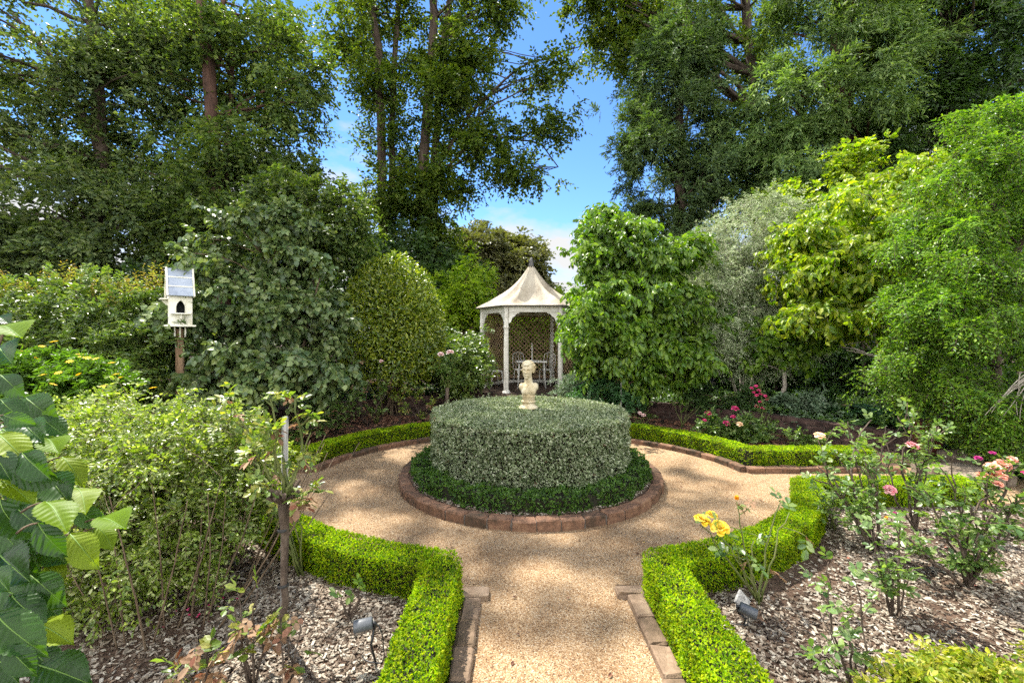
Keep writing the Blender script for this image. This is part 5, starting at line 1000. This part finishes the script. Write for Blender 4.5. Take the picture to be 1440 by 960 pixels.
# far beds
rose('standard_rose', 'standard rose with two pale pink blooms behind the round hedge', gp(629,8.6,.02), [P(618,498,8.6), P(640,495,8.6), P(625,510,8.5), P(650,515,8.6), P(612,520,8.6), P(645,530,8.6), P(630,505,8.7), P(606,508,8.6)], blooms=[bb(620,497,8.5,.11,'pa'), bb(633,494,8.5,.13,'pa')], shoots=4, nleaf=8, lsize=.05, lo=.3, start=P(629,545,8.6), group='standard roses', seed=83)
tb = MB(); tb.tube([gp(629,8.6,.0), P(629,545,8.6)], .035, 8); tb.build('trunk', M['canebrown'], bpy.data.objects['standard_rose.001'])
for i, (px, Y, top, lab, bls, lf_, sh) in enumerate([
        (530,8.2,520,'bare pale rose canes with sparse yellowish leaves against the low wall',(),'rosey',1), (515,8.0,500,'tall leafy rose below the camellia dome',[bb(536,507,8,.07,'pa')],'rose',3),
        (450,6.9,550,'dense low rose with withered heads behind the curved box hedge',(),'rose',4), (405,6.7,575,'low pale leaved rose closest to the twiggy standard rose',(),'rose',4), (590,8.4,545,'small reddish rose close to the round hedge',(),'rosey',2), (470,7.4,530,'reddish leaved rose under the lilac bush',(),'rose',3)]):
    rg = np.random.default_rng(200+i); b0 = gp(px,Y,.02)
    rose('rose_bush', lab, b0, [P(px+rg.uniform(-42,42), top+rg.uniform(0,45), Y+rg.uniform(-.3,.3)) for _ in range(7 if sh > 1 else 9)], blooms=bls, leaf=lf_, shoots=sh, nleaf=9 if sh > 1 else 2, lsize=.048 if sh > 1 else .036, lo=.2 if sh > 2 else .6, dead=.14, cane='cane' if sh < 2 else 'canebrown', seed=300+i)
rg = np.random.default_rng(33); Y = 6.9
rose('rose_bush', 'broad leafy rose with hot pink blooms and one cream bloom by the wall', gp(1040,Y,.02), [P(1040+rg.uniform(-62,62), 585+rg.uniform(0,38), Y+rg.uniform(-.3,.3)) for _ in range(36)], blooms=[bb(996,580,6.8,.09,'ho'), bb(1034,573,6.8,.10,'ho'), bb(1022,594,6.7,.09,'ho'), bb(1031,585,6.7,.07,'ho'), bb(1040,595,6.6,.085,'pe'), bb(991,590,6.7,.05,'ho')], shoots=5, nleaf=9, lsize=.050, lo=.15, seed=84)
Y = 7.3
rose('rose_bush', 'upright rose topped with many small pink blooms', gp(1072,Y,.02), [P(1060,548,Y), P(1070,545,Y), P(1078,560,Y), P(1066,575,Y), P(1085,575,Y)], blooms=[bb(x,y,Y-.05,.055,'ho') for x, y in ((1057,545),(1063,542),(1067,548),(1060,551),(1064,555),(1070,553),(1076,556),(1078,561),(1069,564),(1064,570),(1072,573))], shoots=2, nleaf=4, lsize=.036, lo=.4, seed=85)
rose('rose_bush', 'short rose with pale pink blooms beside the round hedge below the wall', gp(900,8.0,.02), [P(890,575,8), P(905,580,8), P(915,570,8), P(925,585,8), P(895,590,8)], blooms=[bb(900,580,7.9,.07,'pa'), bb(905,583,7.9,.08,'pa')], shoots=2, nleaf=4, lsize=.036, lo=.3, seed=86)
rose('rose_bush', 'bare stemmed rose with thin pale canes against the dark wall', gp(958,7.9,.02), [P(945,565,7.9), P(955,570,7.9), P(968,562,7.9), P(975,575,7.9), P(985,570,7.9)], shoots=1, nleaf=2, lsize=.034, lo=.6, seed=87)
rose('rose_bush', 'low white flecked rose spilling over the far box hedge near the wall end', gp(1130,6.6,.02), [P(1130+rg.uniform(-45,45), 605+rg.uniform(0,22), 6.6) for _ in range(10)], shoots=3, nleaf=6, lsize=.038, lo=.2, seed=88)
rose('standard_rose', 'withered small standard rose by the thin stake under the dogwood', gp(880,7.9,.02), [P(872,530,7.9), P(885,528,7.9), P(880,520,7.9), P(890,535,7.9)], shoots=1, nleaf=3, lsize=.036, lo=.4, dead=.6, start=P(879,545,7.9), cane='canebrown', group='standard roses', seed=89)

# big small-leaved shrub beside the path of the left bed
shrub('small_leaved_shrub', 'large mounded small leaved shrub with many thin stems and pale sunlit leaves', 'shrub',
      [([V3(-2.1+x_*.8, 2.75+y_*.8, .0), V3(-2.1+x_*1.2+u_*.2, 2.8+y_*1.1, .45), V3(-2.15+x_*1.5+u_*.4, 2.9+y_*1.4, .85+.15*w_)], .0055*(1+.5*w_), .002) for x_, y_, u_, w_ in np.random.default_rng(19).uniform(-.55,.55,(70,4))],
      [Lb(200,600,3.2,120,42,.5), Lb(120,640,2.9,70,60,.45), Lb(290,640,3.1,75,60,.45), Lb(210,660,2.75,110,55,.4), Lb(150,720,2.7,80,55,.35,1), Lb(280,720,2.8,75,55,.35,1), Lb(340,670,3.2,32,50,.3,.7), Lb(120,590,3.6,90,35,.5,.8), Lb(240,785,2.7,75,40,.3,.7), Lb(140,800,2.6,70,45,.3,.7), Lb(300,690,3.3,60,50,.3,.5)],
      'rosemass', nb=30, nc=7, br=(.06,.17), flat=.8, tmpl=T_leaf(.55,.08,.15), tw=4, lf=8, Lr=(.06,.15), size=(.020,.034), r0=.007, twigs=.0018, rw=.8, nlimb=.9, bark='stem', down=-.1)
rose('rose_bush', 'leafy rose with pale and orange tinged leaves leaning on the mounded shrub', V3(-1.45,3.05,.02), [P(320,560,3.0), P(335,585,3.0), P(300,575,3.0), P(345,620,2.95), P(325,610,2.9), P(310,640,2.9), P(355,640,3.0)], leaf='rosey', shoots=2, nleaf=6, lsize=.045, lo=.4, dead=.08, seed=90)
# golden clipped edging shrub in the corner
shrub('golden_edging_shrub', 'low clipped shrub with yellow edged leaves in the corner beyond the sparse rose', 'shrub', [([V3(1.9+.2*i,1.75,.0), V3(1.9+.2*i,1.7,.16)], .006, .003) for i in range(7)],
      [(V3(1.75,1.80,.10), V3(.22,.20,.14)), (V3(2.05,1.84,.11), V3(.25,.24,.15)), (V3(2.4,1.88,.12), V3(.28,.26,.16)), (V3(2.8,1.85,.12), V3(.3,.3,.17)), (V3(2.0,1.55,.09), V3(.3,.25,.14)), (V3(2.5,1.5,.09), V3(.35,.28,.15))],
      'golden', nb=30, nc=7, br=(.04,.10), tmpl=T_leaf(.5,.07,.15), tw=4, lf=6, Lr=(.04,.09), size=(.025,.04), r0=.005, down=-.3)

# ------------------------------------------------------------------ pleated foliage close to the camera
def pleated(n=64, m=16, pleat=.011, nv=9, dr=.25, cup=.45, tw=0.):
    V, Fc = [], []
    for j in range(n+1):
        v = j/n; w = float(np.interp(v, [0,.05,.15,.3,.45,.6,.72,.82,.9,.96,1], [.004,.09,.19,.265,.29,.265,.21,.135,.07,.028,.001]))
        for i in range(m+1):
            u = i/m*2-1; y = v-.10*abs(u)*(1-v)*1.2+.16*abs(u)*math.sin(math.pi*v)*.0
            vv = v-.20*abs(u)*w/.29                                    # veins run forward from the midrib
            rip = math.cos(2*math.pi*nv*vv); edge = 1+(.05*math.sin(2*math.pi*nv*2*v) if abs(u) > .98 else 0)
            V.append((u*w*edge, v+.10*abs(u)**1.5*w, pleat*rip*min(1, abs(u)*2.5)*(1-v*.4)+cup*w*abs(u)*(1-.4*abs(u))-dr*v*v+tw*u*w*v+.02*math.sin(5*v+3*u)))
    for j in range(n):
        for i in range(m): a = j*(m+1)+i; Fc.append((a, a+1, a+m+2, a+m+1))
    return np.array(V), np.array(Fc)
PLS = [(pleated(), .25), (pleated(dr=.55, cup=.25, tw=.5), .55), (pleated(dr=.08, cup=.7, tw=-.5), .08), (pleated(dr=.4, cup=.05, tw=-.9), .4)]
def midrib(dr=.25, n=16):
    V, Fc = [], []
    for j in range(n+1):
        v = j/n; w = .011*(1-.8*v)
        b_ = -dr*v*v+.02*math.sin(5*v); V += [(-w, v, b_+.006), (0, v, b_+.014), (w, v, b_+.006)]
    for j in range(n):
        for i in (0,1): a = j*3+i; Fc.append((a, a+1, a+4, a+3))
    return np.array(V), np.array(Fc)

def foreground():
    rng = np.random.default_rng(55); base = V3(-1.62,1.02,.0); root = thing('broad_leaved_shrub', base, 'broad leaved shrub with large pleated serrated leaves close to the camera', 'shrub')
    mb, tb = MB(), MB()
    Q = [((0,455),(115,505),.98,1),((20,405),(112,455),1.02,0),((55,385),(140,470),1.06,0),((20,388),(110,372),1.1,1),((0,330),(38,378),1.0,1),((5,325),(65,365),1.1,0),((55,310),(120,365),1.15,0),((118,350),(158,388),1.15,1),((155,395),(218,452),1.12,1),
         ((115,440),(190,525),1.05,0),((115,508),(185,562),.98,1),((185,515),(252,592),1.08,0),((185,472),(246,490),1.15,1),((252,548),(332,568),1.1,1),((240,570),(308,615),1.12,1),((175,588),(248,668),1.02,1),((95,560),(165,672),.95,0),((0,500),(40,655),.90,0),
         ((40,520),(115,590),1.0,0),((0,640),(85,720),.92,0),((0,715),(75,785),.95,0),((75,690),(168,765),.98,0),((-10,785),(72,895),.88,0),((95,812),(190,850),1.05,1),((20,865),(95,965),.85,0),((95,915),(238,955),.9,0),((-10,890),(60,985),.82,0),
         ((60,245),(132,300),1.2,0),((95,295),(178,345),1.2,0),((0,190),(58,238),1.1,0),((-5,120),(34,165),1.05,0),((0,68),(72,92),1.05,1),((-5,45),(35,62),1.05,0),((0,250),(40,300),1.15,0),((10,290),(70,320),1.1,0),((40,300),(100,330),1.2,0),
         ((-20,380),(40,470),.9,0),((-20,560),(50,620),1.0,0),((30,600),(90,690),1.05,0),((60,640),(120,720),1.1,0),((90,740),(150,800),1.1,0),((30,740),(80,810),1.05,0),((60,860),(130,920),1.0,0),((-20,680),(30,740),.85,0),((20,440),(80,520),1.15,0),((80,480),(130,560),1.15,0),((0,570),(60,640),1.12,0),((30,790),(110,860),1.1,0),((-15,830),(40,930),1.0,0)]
    for i in range(64):                                               # smaller and inner leaves
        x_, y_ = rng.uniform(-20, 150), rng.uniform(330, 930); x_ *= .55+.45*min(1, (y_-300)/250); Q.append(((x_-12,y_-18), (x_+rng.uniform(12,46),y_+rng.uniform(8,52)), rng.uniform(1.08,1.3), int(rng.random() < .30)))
    Z = lambda a: (a[0]*.5625, 420+a[1]*.5625)
    for a, b, Y, br in Q:
        Y += rng.uniform(-.02,.14); A, B = P(*Z(a), Y), P(*Z(b), Y-.05+rng.uniform(-.04,.04)); L_ = np.linalg.norm(B-A)
        if br: no = nrm(V3(rng.uniform(-.2,.5), -.16, 1.0)+rng.normal(0,.2,3))                # seen edge-on; its sunlit tone is painted by a yellower material
        else: no = nrm(V3(.3+rng.uniform(-.5,.4), -.75, .65+rng.uniform(-.4,.4)))
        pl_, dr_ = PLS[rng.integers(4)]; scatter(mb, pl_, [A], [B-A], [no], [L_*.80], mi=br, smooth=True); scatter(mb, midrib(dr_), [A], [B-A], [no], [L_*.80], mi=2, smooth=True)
        s = P(Z(a)[0]-22-rng.uniform(0,20), Z(a)[1]+14, Y+.05); tb.tube(bez(s, (s+A)/2+V3(0,0,.01), A, 4), [.003,.0025,.002,.002], 5)
    for y0, y1, Y in ((960,640,1.0),(900,560,1.1),(840,450,1.15),(980,760,.95)):
        tb.tube(bez(base+rng.normal(0,.05,3)*V3(1,1,0), P(-60,(y0+y1)/2,Y+.1), P(10,y1,Y+.15), 9), np.linspace(.010,.003,9), 6, cap=False)
    mb.build('foliage', [M['big'], M['biglit'], M['midrib']], root); tb.build('stems', M['stem'], root)
    strap_clump(V3(-1.25,1.05,.0), 9, .35, .012, 'strap', 'few long narrow leaves below the pleated foliage', seed=8)
foreground()

# ------------------------------------------------------------------ light, sky, camera
SUN = nrm(V3(-.40,.42,1.0)); EL, AZ = math.asin(SUN[2]), math.atan2(SUN[0], SUN[1])
ld = bpy.data.lights.new('sun', 'SUN'); ld.energy = 4.0; ld.angle = math.radians(.53); ld.color = (1.0,.95,.86); lo = bpy.data.objects.new('sun', ld); COL.objects.link(lo)
lo.rotation_euler = Vector(SUN.tolist()).to_track_quat('Z','Y').to_euler()
w = bpy.data.worlds.new('World'); SC.world = w; w.use_nodes = True; nt = w.node_tree; nt.nodes.clear(); N, L = nt.nodes.new, nt.links.new
sky = N('ShaderNodeTexSky'); sky.sky_type = 'NISHITA'; sky.sun_disc = False; sky.sun_elevation = EL; sky.sun_rotation = AZ; sky.altitude = 2500; sky.air_density = .9; sky.dust_density = .15; sky.ozone_density = 4.0
tc = N('ShaderNodeTexCoord'); mp = N('ShaderNodeMapping'); mp.inputs['Scale'].default_value = (1,1,2.2); mp.inputs['Location'].default_value = (.35,.1,.2); L(tc.outputs['Generated'], mp.inputs[0])
n1 = N('ShaderNodeTexNoise'); n1.inputs['Scale'].default_value = 3.4; n1.inputs['Detail'].default_value = 8; n1.inputs['Roughness'].default_value = .58; L(mp.outputs[0], n1.inputs['Vector'])
sx = N('ShaderNodeSeparateXYZ'); L(tc.outputs['Generated'], sx.inputs[0])
mr = N('ShaderNodeMapRange'); mr.inputs[1].default_value = .02; mr.inputs[2].default_value = .48; mr.inputs[3].default_value = .33; mr.inputs[4].default_value = -.16; L(sx.outputs[2], mr.inputs[0])   # more cloud towards the horizon
mb_ = N('ShaderNodeMapRange'); mb_.inputs[1].default_value = .25; mb_.inputs[2].default_value = -.25; mb_.inputs[3].default_value = 0; mb_.inputs[4].default_value = .30; L(sx.outputs[1], mb_.inputs[0])   # unseen cloud added behind the camera as fill light
a0 = N('ShaderNodeMath'); a0.operation = 'ADD'; L(mr.outputs[0], a0.inputs[0]); L(mb_.outputs[0], a0.inputs[1])
ad = N('ShaderNodeMath'); ad.operation = 'ADD'; L(n1.outputs[0], ad.inputs[0]); L(a0.outputs[0], ad.inputs[1])
cr = ramp(N, [(0,0,0), (1,1,1)], [.50,.68]); L(ad.outputs[0], cr.inputs[0])
mx = N('ShaderNodeMix'); mx.data_type = 'RGBA'; hs = N('ShaderNodeHueSaturation'); hs.inputs['Saturation'].default_value = 1.12; hs.inputs['Value'].default_value = .95; L(sky.outputs[0], hs.inputs['Color'])
cm = N('ShaderNodeMapRange'); cm.inputs[1].default_value = .3; cm.inputs[2].default_value = -.3; cm.inputs[3].default_value = 2.5; cm.inputs[4].default_value = 11; L(sx.outputs[1], cm.inputs[0])      # added rear clouds set brighter than the visible ones to lift the shade
cc = N('ShaderNodeCombineColor'); [L(cm.outputs[0], cc.inputs[i]) for i in range(3)]; L(cc.outputs[0], mx.inputs[7])
L(cr.outputs[0], mx.inputs[0]); L(hs.outputs[0], mx.inputs[6])
bg = N('ShaderNodeBackground'); bg.inputs[1].default_value = .10; L(mx.outputs[2], bg.inputs[0]); ow_ = N('ShaderNodeOutputWorld'); L(bg.outputs[0], ow_.inputs[0])

cd = bpy.data.cameras.new('camera'); cd.sensor_width = 36; cd.lens = 36*F/1440; cd.shift_y = -(480-HY)/1440; cd.clip_start = .05; cd.clip_end = 500
cam = bpy.data.objects.new('camera', cd); COL.objects.link(cam); cam.location = (0,0,H); cam.rotation_euler = (math.pi/2,0,0); SC.camera = cam
SC.view_settings.view_transform = 'Standard'; SC.view_settings.look = 'None'; SC.view_settings.gamma = 1; SC.view_settings.use_curve_mapping = False; SC.view_settings.exposure = 1.9
cy = SC.cycles; cy.max_bounces = 7; cy.diffuse_bounces = 4; cy.glossy_bounces = 2; cy.transmission_bounces = 4; cy.transparent_max_bounces = 4; cy.use_denoising = False; cy.sample_clamp_indirect = 6; cy.use_adaptive_sampling = True; cy.adaptive_threshold = .02
